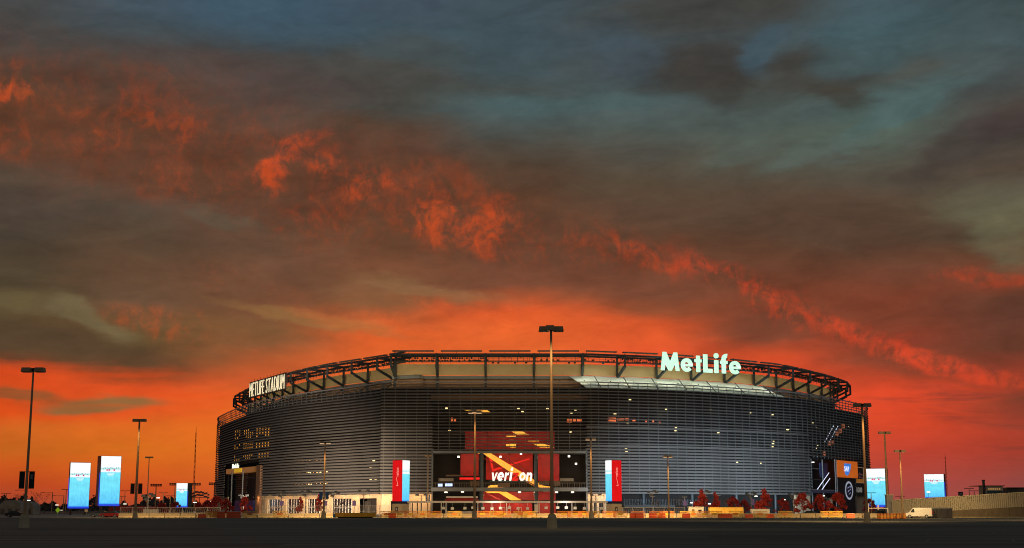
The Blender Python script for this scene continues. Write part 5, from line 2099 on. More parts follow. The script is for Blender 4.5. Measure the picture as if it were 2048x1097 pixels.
# ------------------------------------------------------------------ barriers
JER = mat('barrier_concrete', (0.33, 0.26, 0.15), 0.85, 0, 0.35, 1.2, 0.3, 0.2)
j0 = thing('jersey_barrier', 'tan concrete barrier in the long row along the far edge of the lot', 'barrier', (0, 0, 0), 0, 'concrete barriers along the far edge of the lot')
c = MB()
prof = [(-0.3, 0), (0.3, 0), (0.3, 0.12), (0.12, 0.36), (0.09, 0.92), (-0.09, 0.92), (-0.12, 0.36), (-0.3, 0.12)]
n = len(prof)
c.v = [(-1.58, y, z) for y, z in prof] + [(1.58, y, z) for y, z in prof]
c.f = [tuple(range(n)), tuple(n + i for i in reversed(range(n)))] + [(i, (i + 1) % n, n + (i + 1) % n, n + i) for i in range(n)]
c.build('barrier_body', JER, j0)
c = MB()
for x in (-0.8, 0.8):
    c.box(x - .16, x + .16, -.304, -.296, 0.02, 0.1)
c.build('fork_slot', DARK, j0)
pxs = [252 + 31.0 * i for i in range(49)]
firstj = True
for px in pxs:
    if 438 < px < 482 or 672 < px < 750:
        continue
    Y = 293 + R.uniform(-0.7, 0.7)
    o = j0 if firstj else copy_tree(j0, (0, 0, 0))
    firstj = False
    o.location = (PX(px, 1036, Y), Y, 0)
    o.rotation_euler = (0, 0, rad(R.uniform(-3, 3)))
w0 = thing('water_barrier', 'red-orange plastic barrier', 'barrier', (0, 0, 0), 0, 'orange plastic barriers')
c = MB()
prof = [(-0.28, 0), (0.28, 0), (0.26, 0.4), (0.14, 0.62), (0.14, 1.0), (-0.14, 1.0), (-0.14, 0.62), (-0.26, 0.4)]
n = len(prof)
c.v = [(-0.95, y, z) for y, z in prof] + [(0.95, y, z) for y, z in prof]
c.f = [tuple(range(n)), tuple(n + i for i in reversed(range(n)))] + [(i, (i + 1) % n, n + (i + 1) % n, n + i) for i in range(n)]
ORG = mat('barrier_orange', (0.85, 0.12, 0.025), 0.5, 0, 0.2, 1.0)
c.build('barrier_body', ORG, w0)
MB().box(-.9, .9, -.1, .1, 1.0, 1.06).build('top_cap', WHITEF, w0)
wb = [(442, 1.3, 'tall red-orange plastic barrier left end of the left pair of tall ones'), (459, 1.3, 'tall red-orange plastic barrier in front of the left gate, middle of three'),
      (473, 1.3, 'tall red-orange plastic barrier right of two others before the left gate'), (405, .8, 'low orange plastic barrier left of the tall red-orange ones'),
      (1267, 1, 'orange plastic barrier right of the right red pylon'), (1279, 1, 'orange plastic barrier second from the right red pylon'),
      (1306, 1, 'orange plastic barrier left of the slim orange lamp'), (1324, 1, 'orange plastic barrier nearest left of the slim orange lamp'),
      (1444, .9, 'orange plastic barrier before the yellow container'), (1458, .9, 'orange plastic barrier before the right half of the yellow container'),
      (1497, .8, 'red plastic barrier left of the white planter wall'), (1541, .85, 'small red plastic barrier right of the pointed red tree'),
      (1700, .9, 'orange plastic barrier under the black crest banner'), (784, 1, 'orange plastic barrier at the foot of the left red pylon'), (1373, .9, 'orange plastic barrier before the white container')]
for i, (px, sc, lb) in enumerate(wb):
    o = w0 if i == 0 else copy_tree(w0, (0, 0, 0))
    o.location = (PX(px, 1036, 284), 284 + R.uniform(-1, 1), 0)
    o.scale = (0.85, 1, sc)
    o.rotation_euler = (0, 0, rad(R.uniform(-8, 8)))
    o['label'] = lb
FENY = mat('fence_yellow', (0.88, 0.50, 0.05), 0.5, 0, 0.15)
FENO = mat('fence_orange', (0.86, 0.27, 0.045), 0.5, 0, 0.15)


def crowd_proto(m, label):
    t_ = thing('crowd_fence', label, 'fence', (0, 0, 0), 0, 'steel crowd fences on the lot edge')
    c = MB()
    c.beam((-1.25, 0, 1.12), (1.25, 0, 1.12), 0.08)
    c.beam((-1.25, 0, 0.22), (1.25, 0, 0.22), 0.08)
    c.beam((-1.25, 0, 0.2), (-1.25, 0, 1.15), 0.08)
    c.beam((1.25, 0, 0.2), (1.25, 0, 1.15), 0.08)
    c.build('frame', m, t_)
    c = MB()
    for i in range(13):
        x = -1.06 + i * 0.177
        c.beam((x, 0, 0.24), (x, 0, 1.1), 0.065)
    c.build('bars', m, t_)['kind'] = 'stuff'
    for x in (-.95, .95):
        f = MB()
        f.beam((x, -0.32, 0.03), (x, 0.32, 0.03), 0.06)
        f.beam((x, 0, 0.03), (x, 0, 0.24), 0.06)
        f.build('foot', m, t_)
    c = MB()
    c.box(-.55, .45, -.05, -.03, 0.5, 0.85)
    c.build('fence_plate', FENO if m is FENY else FENY, t_)
    return t_


cy = crowd_proto(FENY, 'yellow steel crowd fence standing in front of the concrete barriers')
co = crowd_proto(FENO, 'orange steel crowd fence standing in front of the concrete barriers')
for proto, lst in ((cy, (773, 845, 909, 992, 1041, 1061, 1186, 1374, 1388, 1472, 1521, 1571, 1655, 1672, 500, 560)),
                   (co, (800, 822, 868, 966, 1008, 1128, 1150, 1170, 1219, 1241, 1276, 1313, 1335, 1409, 1430, 420, 432))):
    for i, px in enumerate(lst):
        Y = 285.5 + R.uniform(-2.5, 2.0)
        o = proto if i == 0 else copy_tree(proto, (0, 0, 0))
        o.location = (PX(px, 1036, Y), Y, 0)
        o.rotation_euler = (0, 0, rad(R.uniform(-10, 10)))
        o.scale = (1.12, 1.0, 1.22)
yb = thing('yellow_dumpster', 'long low yellow steel container in front of the loading dock', 'container', (PX(711, 1036, 283), 283, 0))
c = MB()
c.hexa([(-4.0, -0.7, 0.25), (4.1, -0.7, 0.25), (4.1, 0.7, 0.25), (-4.0, 0.7, 0.25), (-4.2, -0.8, 1.05), (4.25, -0.8, 1.05), (4.25, 0.8, 1.05), (-4.2, 0.8, 1.05)])
c.build('body', mat('dumpster_yellow', (0.80, 0.46, 0.05), 0.5, 0, 0.2, 0.8), yb)
for i in range(7):
    x = -3.5 + i * 1.15
    MB().box(x - .07, x + .07, -.88, -.78, 0.3, 1.0).build('rib', FENY, yb)
MB().box(-4.6, -4.2, -.5, .5, 0.1, 0.9).build('hitch_box', BANB, yb)
MB().box(-3.6, 3.6, -.6, .6, 0, 0.25).build('skid', BLACK, yb)
bx = thing('yellow_container', 'big yellow container behind the barriers on the right', 'container', (PX(1452, 1036, 300), 300, 0))
wq = 33 * 300 / 2690
MB().box(-wq, wq, -1.1, 1.1, 0.15, 2.15).build('body', mat('container_yellow', (0.78, 0.48, 0.07), 0.55, 0, 0.2, 0.6), bx)
for i in range(6):
    x = -wq + wq * 2 * (i + .5) / 6
    MB().box(x - .06, x + .06, -1.16, -1.104, 0.2, 2.1).build('rib', FENY, bx)
MB().box(-wq, wq, -1.14, 1.14, 2.15, 2.24).build('lid', mat('lid_yellow', (0.6, 0.36, 0.05), 0.5), bx)
wc = thing('white_container', 'small white cabin with a brown door left of the yellow container', 'container', (PX(1392, 1036, 300), 300, 0))
MB().box(-1.6, 1.6, -1, 1, 0.1, 2.2).build('body', mat('cabin_white', (0.55, 0.54, 0.44), 0.6, 0, 0.25, 0.8), wc)
MB().box(-1.0, -.45, -1.05, -1.003, 0.12, 1.8).build('door', mat('door_brown', (0.2, 0.08, 0.04), 0.6), wc)
MB().box(-1.7, 1.7, -1.1, 1.1, 2.2, 2.32).build('roof', WHITEF, wc)
MB().box(.4, 1.1, -1.05, -1.003, 1.1, 1.7).build('window', GLAZE, wc)
wd = thing('white_planter', 'low white planter box under the pointed red tree', 'planter', (PX(1520, 1036, 302), 302, 0))
MB().box(-2.0, 2.0, -.9, .9, 0, 1.75).build('box', mat('planter_white', (0.58, 0.57, 0.5), 0.7, 0, 0.2), wd)
MB().box(-2.1, 2.1, -1.0, 1.0, 1.75, 1.85).build('rim', WHITEF, wd)
dr0 = thing('traffic_drum', 'traffic drum', 'traffic drum', (0, 0, 0), 0, 'orange drums left of the white van')
MB().tube((0, 0, 0.08), (0, 0, 1.05), 0.33, 0.26, 12).build('drum', FENO, dr0)
MB().tube((0, 0, 0), (0, 0, 0.08), 0.45, 0.42, 12).build('foot', BLACK, dr0)
MB().tube((0, 0, 0.45), (0, 0, 0.65), 0.315, 0.30, 12).build('stripe', FENY, dr0)
for i, px in enumerate((1757, 1763, 1769.5, 1776, 1783, 1789, 1796, 1802, 1809)):
    o = dr0 if i == 0 else copy_tree(dr0, (0, 0, 0))
    Y = (252, 251, 254, 262, 258, 266, 262, 264, 263)[i]
    o.location = (PX(px, 1036, Y), Y, 0)
    o['label'] = ('bright orange drum leftmost of the row before the concrete pier', 'orange drum second from the left of the drum row', 'orange drum third from the left of the drum row',
                  'orange drum just left of the concrete pier foot', 'orange drum in front of the concrete pier', 'orange drum middle right of the drum row',
                  'orange drum by the foot of the lamp left of the van', 'orange drum second nearest the white van', 'orange drum nearest the white van')[i]

# ------------------------------------------------------------------ trees
BARK = mat('bark', (0.09, 0.06, 0.045), 0.9)


def leaf_mat(name, c):
    return mat(name, c, 0.7, 0, 0.8, 2.4, 0.2)


RED1 = leaf_mat('leaf_red', (0.42, 0.045, 0.035))
RED2 = leaf_mat('leaf_dark_red', (0.28, 0.028, 0.032))


def tree_proto(label, seed, m, H=5.2, Wd=2.0, n=900, pointed=0.6):
    rr = random.Random(seed)
    t_ = thing('red_tree', label, 'tree', (0, 0, 0), 0, 'small red autumn trees round the stadium')
    tk = MB()
    tk.tube((0, 0, 0), (0.05, 0, H * 0.55), 0.11, 0.05, 7)
    tips = []
    for i in range(11):
        z = H * (0.22 + 0.05 * i)
        a = rr.uniform(0, 6.28)
        l_ = Wd * 0.75 * (1 - 0.06 * i)
        q = (math.cos(a) * l_, math.sin(a) * l_, z + l_ * 0.8)
        tk.tube((0.03, 0, z), q, 0.045, 0.015, 5)
        tips.append(q)
    tk.build('trunk', BARK, t_)
    cr_ = MB()
    clumps = []
    for i in range(34):
        f = rr.random()
        z = H * (0.24 + 0.74 * f)
        rmax = Wd * (1 - f) ** pointed * (0.55 + 0.45 * min(1, f * 5))
        a, q = rr.uniform(0, 6.28), math.sqrt(rr.random())
        clumps.append((math.cos(a) * rmax * q, math.sin(a) * rmax * q, z, rr.uniform(.35, .62)))
    for i in range(int(n * 1.6)):
        cx, cy_, cz, cr0 = rr.choice(clumps)
        v = Vector((rr.gauss(0, 1), rr.gauss(0, 1), rr.gauss(0, 1))).normalized() * cr0 * rr.uniform(.4, 1.1)
        c0 = Vector((cx, cy_, cz)) + v
        u = Vector((rr.gauss(0, 1), rr.gauss(0, 1), rr.gauss(0, 1))).normalized()
        w = u.cross(Vector((rr.gauss(0, 1), rr.gauss(0, 1), rr.gauss(0, 1)))).normalized()
        s_ = rr.uniform(.11, .25)
        cr_.poly([c0 - u * s_, c0 + w * s_ * .6, c0 + u * s_, c0 - w * s_ * .6])
    cr_.build('crown', m, t_, fix=False)
    return t_


tp = [tree_proto('pointed red tree behind the white planter', 11, RED1, 6.2, 2.1, 1100, 0.9), tree_proto('', 12, RED1, 5.2, 2.6, 1100, 0.5), tree_proto('', 13, RED2, 4.6, 2.7, 1000, 0.45)]
used = [False] * 3


def put_tree(k, px, Y, s, label, sx=1.0):
    o = tp[k] if not used[k] else copy_tree(tp[k], (0, 0, 0))
    used[k] = True
    o.location = (PX(px, 1035, Y), Y, 0)
    o.scale = (s * sx * 1.15, s * sx * 1.15, s * 1.08)
    o.rotation_euler = (0, 0, R.uniform(0, 6.28))
    o['label'] = label


put_tree(0, 1530, 330, 0.98, 'pointed bright red tree behind the white planter', 1.15)
for k, px, Y, s, sx, lb in [
        (1, 1607, 345, 0.98, 1.1, 'round red tree in front of the tan wall corner right of centre'), (1, 1641, 345, 0.92, 1.0, 'round red tree left of the black crest banner'),
        (1, 1677, 342, 1.0, 1.05, 'round red tree in front of the black crest banner'), (2, 1566, 350, 0.85, 1.0, 'darker red tree right of the pointed red tree'),
        (2, 1740, 350, 0.85, 1.0, 'dark red tree under the screen beside the stadium'), (0, 1404, 345, 1.0, 1.0, 'loose red tree behind the white cabin'),
        (0, 1431, 355, 0.9, 0.9, 'narrow red tree behind the left end of the yellow container'), (2, 1467, 355, 0.95, 0.9, 'dark red tree behind the right end of the yellow container'),
        (2, 1490, 360, 0.8, 0.9, 'small dark red tree between yellow container and white planter'), (0, 600, 355, 0.72, 0.9, 'small bright red tree before the second lit window'),
        (0, 638, 355, 0.85, 0.7, 'narrow bright red tree beside the lamp with the blue banner'), (1, 489, 365, 0.85, 0.9, 'bright red tree in front of the blue wall of the left gate'),
        (2, 431, 370, 1.0, 1.1, 'dark red tree at the left end of the stadium'), (2, 452, 372, 0.85, 1.0, 'dark red tree just left of the left gate'),
        (2, 413, 375, 0.8, 1.0, 'dark red tree a little left of the stadium'), (2, 396, 385, 0.7, 1.0, 'dark red tree right of the small screen'),
        (2, 350, 400, 0.75, 1.1, 'dark red tree at the foot of the small screen'), (2, 322, 400, 0.7, 1.0, 'dark red tree left of the small screen')]:
    put_tree(k, px, Y, s, lb, sx)


def bare_tree(px, Y, H, seed, label):
    rr = random.Random(seed)
    t_ = thing('bare_tree', label, 'tree', (PX(px, 1035, Y), Y, 0), 0, 'leafless trees')
    tk = MB()
    tk.tube((0, 0, 0), (0, 0, H * .4), 0.11, 0.08, 6, False)
    lm = MB()

    def grow(p, d, l_, r_, n_):
        q = p + d * l_
        lm.tube(p, q, r_, r_ * .65, 4, False)
        if n_:
            for _ in range(3):
                nd = (d + Vector((rr.gauss(0, .45), rr.gauss(0, .45), rr.gauss(.12, .25)))).normalized()
                grow(q, nd, l_ * rr.uniform(.6, .8), r_ * .6, n_ - 1)
    for _ in range(4):
        grow(Vector((0, 0, H * rr.uniform(.25, .4))), Vector((rr.gauss(0, .5), rr.gauss(0, .5), 1)).normalized(), H * .22, 0.05, 3)
    tk.build('trunk', BARK, t_)
    lm.build('crown', BARK, t_)


for i, (px, Y, H, lb) in enumerate([(1360, 345, 5.5, 'bare tree left of the white cabin'), (1320, 350, 5, 'bare tree between right red pylon and slim orange lamp'),
                                    (1447, 340, 5.4, 'bare tree before the yellow container'), (681, 350, 5, 'bare reddish tree before the barred window'),
                                    (28, 520, 9, 'bare tree left of the banner lamp'), (70, 520, 9.5, 'bare tree right of the banner lamp'), (88, 520, 8.5, 'bare tree between banner lamp and shorter screen')]):
    bare_tree(px, Y, H, 50 + i, lb)

wl = MB()
rr = random.Random(5)
for i in range(5200):
    px = rr.uniform(-140, 470)
    Y = rr.uniform(900, 1150)
    top = 6.8 + 3.0 * math.sin(px * 0.045) + 2.0 * math.sin(px * 0.13 + 1) + 1.2 * math.sin(px * .31)
    z = rr.uniform(0, 1) ** 0.8 * top
    c0 = Vector((PX(px, 1017, Y), Y, z))
    u = Vector((rr.gauss(0, 1), rr.gauss(0, 1), rr.gauss(0, 1))).normalized()
    w = u.cross(Vector((rr.gauss(0, 1), rr.gauss(0, 1), rr.gauss(0, 1)))).normalized()
    s_ = rr.uniform(.8, 2.0)
    wl.poly([c0 - u * s_, c0 + w * s_ * .7, c0 + u * s_, c0 - w * s_ * .7])
o = wl.build('far_woodland', mat('woodland', (0.075, 0.062, 0.055), 0.9, 0, 0.4, 0.05), fix=False)
tag(o, 'low dark line of far trees along the horizon behind the left screens', 'woodland', None, 'stuff')

# ------------------------------------------------------------------ vehicles
TYRE = mat('tyre', (0.015, 0.015, 0.015), 0.8)
RIM = mat('rim', (0.3, 0.3, 0.3), 0.35, 0.7)
WINDOW = mat('car_glass', (0.015, 0.02, 0.025), 0.08)


def wheel(parent, x, y, r=0.34, w=0.24):
    t = MB().tube((x, y - w / 2, r), (x, y + w / 2, r), r, r, 16).build('wheel', TYRE, parent)
    s = -1 if y < 0 else 1
    MB().tube((x, y + s * (w / 2 - .01), r), (x, y + s * (w / 2 + .02), r), r * .6, r * .55, 12).build('rim', RIM, t)


def extrude_profile(pts, hw, inset=0.0, zin=None):
    """side profile (x,z) extruded over the width; upper points tucked in"""
    mb = MB()
    n = len(pts)
    for s in (-1, 1):
        for x, z in pts:
            k = hw - (inset if (zin is not None and z > zin) else 0)
            mb.v.append((x, s * k, z))
    mb.f.append(tuple(range(n)))
    mb.f.append(tuple(n + i for i in reversed(range(n))))
    mb.f += [(i, (i + 1) % n, n + (i + 1) % n, n + i) for i in range(n)]
    return mb


def sedan(px, Y, color, label, rz=0.0, name='parked_car'):
    t_ = thing(name, label, 'car', (PX(px, 1034, Y), Y, 0), rz, 'parked cars')
    m = mat('car_' + '_'.join('%d' % int(v * 100) for v in color), color, 0.3, 0.2, 0.05, 0.5, 0.6)
    extrude_profile([(-2.25, .3), (2.2, .3), (2.25, .62), (2.1, .82), (1.1, .93), (-1.6, .98), (-2.2, .92), (-2.3, .6)], .86).build('body', m, t_)
    extrude_profile([(1.05, .93), (.35, 1.38), (-.9, 1.42), (-1.65, .98)], .78, .16, 1.1).build('cabin', WINDOW, t_)
    extrude_profile([(.34, 1.385), (.2, 1.43), (-.8, 1.46), (-.95, 1.425)], .64).build('roof', m, t_)
    for x in (1.4, -1.4):
        for y in (-.76, .76):
            wheel(t_, x, y)
    for y in (-.6, .6):
        MB().box(2.2, 2.27, y - .2, y + .2, .6, .74).build('headlight', WHITEF, t_)
        MB().box(-2.3, -2.24, y - .2, y + .2, .7, .84).build('tail_light', BANR, t_)
    return t_


sedan(32, 310, (0.012, 0.013, 0.016), 'black car parked at the far left behind the banner lamp', rad(8))
sedan(200, 305, (0.05, 0.07, 0.10), 'dark blue car under the tallest screen', rad(188))
sedan(221, 300, (0.22, 0.015, 0.015), 'dark red car parked right of the dark blue car', rad(172))
sedan(233, 315, (0.10, 0.13, 0.17), 'grey-blue car behind the dark red car', rad(180))
sedan(1758, 330, (0.02, 0.022, 0.03), 'dark car parked under the screen beside the stadium', rad(180))
sedan(1618, 320, (0.02, 0.02, 0.02), 'small black car between two red trees by the right gate', rad(150))

van = thing('white_van', 'white cargo van with red tail lights parked before the corrugated wall', 'van', (PX(1838, 1036, 282), 282, 0), rad(155))
VW = mat('van_white', (0.40, 0.40, 0.36), 0.4, 0, 0.06, 0.6)
extrude_profile([(-2.7, .38), (2.55, .38), (2.7, .6), (2.62, .98), (1.75, 1.18), (1.0, 2.0), (.7, 2.1), (-2.55, 2.1), (-2.72, 1.9)], .96, .1, 1.5).build('body', VW, van)
for s in (-1, 1):
    c = MB()
    y0, y1 = (s * .9, s * .965)
    c.hexa([(1.55, min(s * .955, s * .975), 1.2), (.72, min(s * .955, s * .975), 1.2), (.72, max(s * .955, s * .975), 1.2), (1.55, max(s * .955, s * .975), 1.2),
            (1.05, min(s * .84, s * .90), 1.85), (.72, min(s * .84, s * .90), 1.85), (.72, max(s * .84, s * .90), 1.85), (1.05, max(s * .84, s * .90), 1.85)])
    c.build('side_window', WINDOW, van)
    MB().box(-2.74, -2.70, s * .9 - .09, s * .9 + .09, .85, 1.45).build('tail_light', emat('tail_red', lin((220, 40, 30)), 0.5), van)
    MB().box(-2.74, -2.7, s * .42 - .3, s * .42 + .3, 1.3, 1.8).build('rear_window', mat('van_rear_pane', (0.4, 0.38, 0.3), 0.3), van)
    for x in (1.7, -1.65):
        wheel(van, x, s * .84, .37, .26)
    MB().box(2.66, 2.72, s * .65 - .16, s * .65 + .16, .68, .9).build('headlight', WHITEF, van)
c = MB()
c.hexa([(1.78, -.82, 1.2), (1.78, .82, 1.2), (1.73, .82, 1.17), (1.73, -.82, 1.17), (1.06, -.74, 1.97), (1.06, .74, 1.97), (1.0, .74, 1.95), (1.0, -.74, 1.95)])
c.build('windscreen', WINDOW, van)
MB().box(-2.82, -2.7, -.9, .9, .38, .55).build('bumper', GREY, van)
tz = thing('portable_toilet', 'toilet', 'portable toilet', (0, 0, 0), 0, 'dark portable toilets beside the van')
PT = mat('toilet_grey', (0.03, 0.03, 0.034), 0.6)
MB().box(-.56, .56, -.56, .56, .08, 1.95).build('cabin', PT, tz)
c = MB()
c.hexa([(-.6, -.6, 1.95), (.6, -.6, 1.95), (.6, .6, 1.95), (-.6, .6, 1.95), (-.35, -.45, 2.15), (.35, -.45, 2.15), (.35, .45, 2.15), (-.35, .45, 2.15)])
c.build('roof', mat('toilet_roof', (0.12, 0.12, 0.12), 0.5), tz)
MB().box(-.42, .42, -.6, -.564, .15, 1.8).build('door', mat('toilet_door', (0.022, 0.022, 0.026), 0.5), tz)
MB().box(-.6, .6, -.6, .6, 0, .08).build('skid', BLACK, tz)
for i, px in enumerate((1866, 1877, 1888, 1899)):
    o = tz if i == 0 else copy_tree(tz, (0, 0, 0))
    o.location = (PX(px, 1036, 283), 283 + .2 * (i % 2), 0)
    o['label'] = ('portable toilet partly behind the rear of the white van', 'portable toilet second from the white van', 'portable toilet third from the white van', 'portable toilet farthest right of the row')[i]

# ------------------------------------------------------------------ ramp wall on the right
rw = thing('ramp_wall', 'long corrugated tan wall on a concrete ramp at the right', 'wall')
A0 = Vector((PX(1786, 1030, 312), 312, 0))
B0 = Vector((PX(2300, 1030, 262), 262, 0))
d = (B0 - A0)
Lw = d.length
d.normalize()
nf = Vector((d.y, -d.x, 0))


def wpt(f):
    return A0 + d * (Lw * f)


def frac_of(px):
    lo, hi = 0.0, 1.0
    for _ in range(40):
        m_ = (lo + hi) / 2
        p = wpt(m_)
        if p.x / p.y < ratio(px):
            lo = m_
        else:
            hi = m_
    return lo


f1, f2 = frac_of(1790), frac_of(2044)
zt1, zt2 = PZ(1790, 1000.5, wpt(f1).y), PZ(2044, 985, wpt(f2).y)
zm1, zm2 = PZ(1790, 1027, wpt(f1).y), PZ(2044, 1013.5, wpt(f2).y)


def zt(f):
    return zt1 + (zt2 - zt1) * (f - f1) / (f2 - f1)


def zm(f):
    return max(0.0, zm1 + (zm2 - zm1) * (f - f1) / (f2 - f1))


nr = int(Lw / 0.5)
panel = 12
CORR = mat('corrugated_tan', (0.44, 0.40, 0.28), 0.55, 0.1, 0.12, 0.2)
i = 0
while i < nr:
    j = min(nr, i + panel)
    c = MB()
    prof = []
    for k in range(i, j):
        f0_, fA, fB, f1_ = k / nr, (k + .42) / nr, (k + .5) / nr, (k + .92) / nr
        prof += [(f0_, .2), (fA + .2 / nr, .2), (fA + .22 / nr, 0.0), (fB + .46 / nr, 0.0)]
    prof.append((j / nr, .2))
    for f_, dd in prof:
        p = wpt(f_) + nf * dd
        c.v += [(p.x, p.y, zm(f_)), (p.x, p.y, zt(f_))]
    for k in range(len(prof) - 1):
        c.f.append((2 * k, 2 * k + 2, 2 * k + 3, 2 * k + 1))
    c.build('corrugated_panel', CORR, rw, fix=False)
    i = j
cp = MB()
for (fa, fb) in ((0, .5), (.5, 1)):
    p, q = wpt(fa) + nf * .05, wpt(fb) + nf * .05
    cp.beam((p.x, p.y, zt(fa) + .06), (q.x, q.y, zt(fb) + .06), .4, .12)
cp.build('coping', mat('coping_tan', (0.56, 0.5, 0.34), 0.6), rw)
nc = 12
CW = mat('ramp_concrete', (0.15, 0.12, 0.075), 0.9, 0, 0.3, 0.7, 0.3, 0.25)
for k in range(nc):
    fa, fb = k / nc + .0006, (k + 1) / nc - .0006
    q = [wpt(fa) + nf * .3, wpt(fb) + nf * .3, wpt(fb) - nf * .5, wpt(fa) - nf * .5]
    c = MB()
    c.hexa([(p.x, p.y, 0) for p in q] + [(q[0].x, q[0].y, zm(fa) + .01), (q[1].x, q[1].y, zm(fb) + .01), (q[2].x, q[2].y, zm(fb) + .01), (q[3].x, q[3].y, zm(fa) + .01)])
    if zm(fb) > 0.05:
        c.build('concrete_panel', CW, rw)
kb = MB()
for k in range(10):
    fa, fb = .18 + k * .08, .18 + (k + 1) * .08 - .002
    q = [wpt(fa) + nf * 4.5, wpt(fb) + nf * 4.5, wpt(fb) + nf * 1.0, wpt(fa) + nf * 1.0]
    hh = 0.15 + .35 * fb
    MB().hexa([(p.x, p.y, 0) for p in q] + [(q[0].x, q[0].y, .14), (q[1].x, q[1].y, .14), (q[2].x, q[2].y, hh), (q[3].x, q[3].y, hh)]).build('kerb_stone', mat('kerb_tan', (0.34, 0.27, 0.14), 0.9, 0, .25, .8), rw)
light('wall_glow', 'POINT', (PX(1880, 1000, 270), 268, 12), 3500, (1, .72, .36), None, None, .4) if False else None
pier = thing('concrete_pier', 'square grey concrete pier at the left end of the corrugated wall', 'pier', (PX(1780, 1036, 315), 315, 0))
MB().box(-.75, .75, -.7, .7, 0, PZ(1780, 991, 315)).build('shaft', mat('pier_concrete', (0.26, 0.25, 0.23), 0.9, 0, .2, .8), pier)
MB().box(-.85, .85, -.8, .8, PZ(1780, 991, 315), PZ(1780, 989.5, 315)).build('cap', CONC, pier)
gt = thing('pipe_gate', 'pale pipe gate below the screen beside the stadium', 'gate', (PX(1757, 1036, 300), 300, 0))
c = MB()
c.beam((-2.2, 0, 2.0), (2.2, 0, 2.0), .14)
c.build('top_rail', WHITEF, gt)
for x in (-2.1, 2.1):
    MB().beam((x, 0, 0), (x, 0, 3.0 if x < 0 else 2.05), .16).build('post', WHITEF, gt)
MB().box(-.15, .15, -.1, -.07, 1.7, 2.7).build('plate', WHITEF, gt)

# right background
bd = thing('far_building', 'low tan building with a flat overhanging roof behind the corrugated wall', 'building', (PX(1990, 1000, 620), 620, 0))
k = 620 / 2690
MB().box(-16 * k, 17 * k, 0, 10, 0, PZ(1990, 973, 620)).build('wall', TANWALL, bd)
MB().box(-34 * k, 19 * k, -1.5, 11, PZ(1990, 973, 620) + .01, PZ(1990, 971.5, 620)).build('roof', BLACK, bd)
for i in range(6):
    MB().box((-12 + i * 4.2) * k, (-9.6 + i * 4.2) * k, -.1, -.01, PZ(1990, 980, 620), PZ(1990, 976.5, 620)).build('window', emat('far_window', lin((200, 150, 90)), .5), bd)
MB().box(-15 * k, 16 * k, -.3, -.02, PZ(1990, 987, 620), PZ(1990, 982, 620)).build('lower_band', mat('band_teal', (.05, .09, .1), .5), bd)
b2 = thing('far_shed', 'long low far shed at the right picture edge behind the wall', 'building', (PX(2040, 1000, 640), 640, 0))
MB().box(-26 * k, 60 * k, 0, 12, 0, PZ(2040, 976.8, 640)).build('wall', mat('shed_wall', (.12, .1, .08), .8), b2)
MB().box(-27 * k, 62 * k, -1, 13, PZ(2040, 976.8, 640) + .01, PZ(2040, 975.3, 640)).build('roof', BLACK, b2)
ch = thing('chimney_stack', 'short dark chimney left of the low tan building', 'chimney', (PX(1969, 1000, 600), 600, 0))
MB().tube((0, 0, 0), (0, 0, PZ(1969, 962, 600)), .7, .55, 10).build('shaft', BLACK, ch)
MB().tube((0, 0, PZ(1969, 962, 600)), (0, 0, PZ(1969, 960, 600)), .75, .75, 10).build('cap', STEEL, ch)
bl = thing('dark_billboard', 'small dark billboard above the corrugated wall', 'billboard', (PX(1922, 1000, 520), 520, 0))
MB().box(-.9, .9, -.1, .2, PZ(1922, 992, 520), PZ(1922, 984, 520)).build('panel', BLACK, bl)
MB().box(-.5, .6, -.16, -.11, PZ(1922, 990, 520), PZ(1922, 986, 520)).build('panel_face', mat('panel_face_grey', (.2, .22, .26), .5), bl)
MB().beam((0, 0, 0), (0, 0, PZ(1922, 992, 520)), .3).build('post', BLACK, bl)


def mast(px, ptop, Y, label, w=1.0):
    t_ = thing('radio_mast', label, 'mast', (PX(px, 1020, Y), Y, 0), 0, 'thin radio masts far away')
    h = PZ(px, ptop, Y)
    lg_ = [(-w, -w * .5), (w, -w * .5), (0, w)]
    c = MB()
    for x, y in lg_:
        c.beam((x, y, 0), (x * .35, y * .35, h * .93), .15)
    c.build('legs', mat('mast_red', (.3, .07, .04), .6), t_)
    c = MB()
    n_ = int(h / 4)
    for i in range(n_):
        z0, z1 = h * .93 * i / n_, h * .93 * (i + 1) / n_
        k0, k1 = 1 - .65 * i / n_, 1 - .65 * (i + 1) / n_
        for q in range(3):
            p_, s_ = lg_[q], lg_[(q + 1) % 3]
            c.beam((p_[0] * k0, p_[1] * k0, z0), (s_[0] * k1, s_[1] * k1, z1), .1)
    c.build('lattice', mat('mast_red', (.3, .07, .04), .6), t_)
    MB().tube((0, 0, h * .92), (0, 0, h), .2, .08, 6).build('antenna', BLACK, t_)


mast(386, 854, 1000, 'tall thin radio mast rising left of the stadium', 0.7)
mast(1896, 906, 1400, 'faint thin radio mast right of the small screen above the wall', .9)

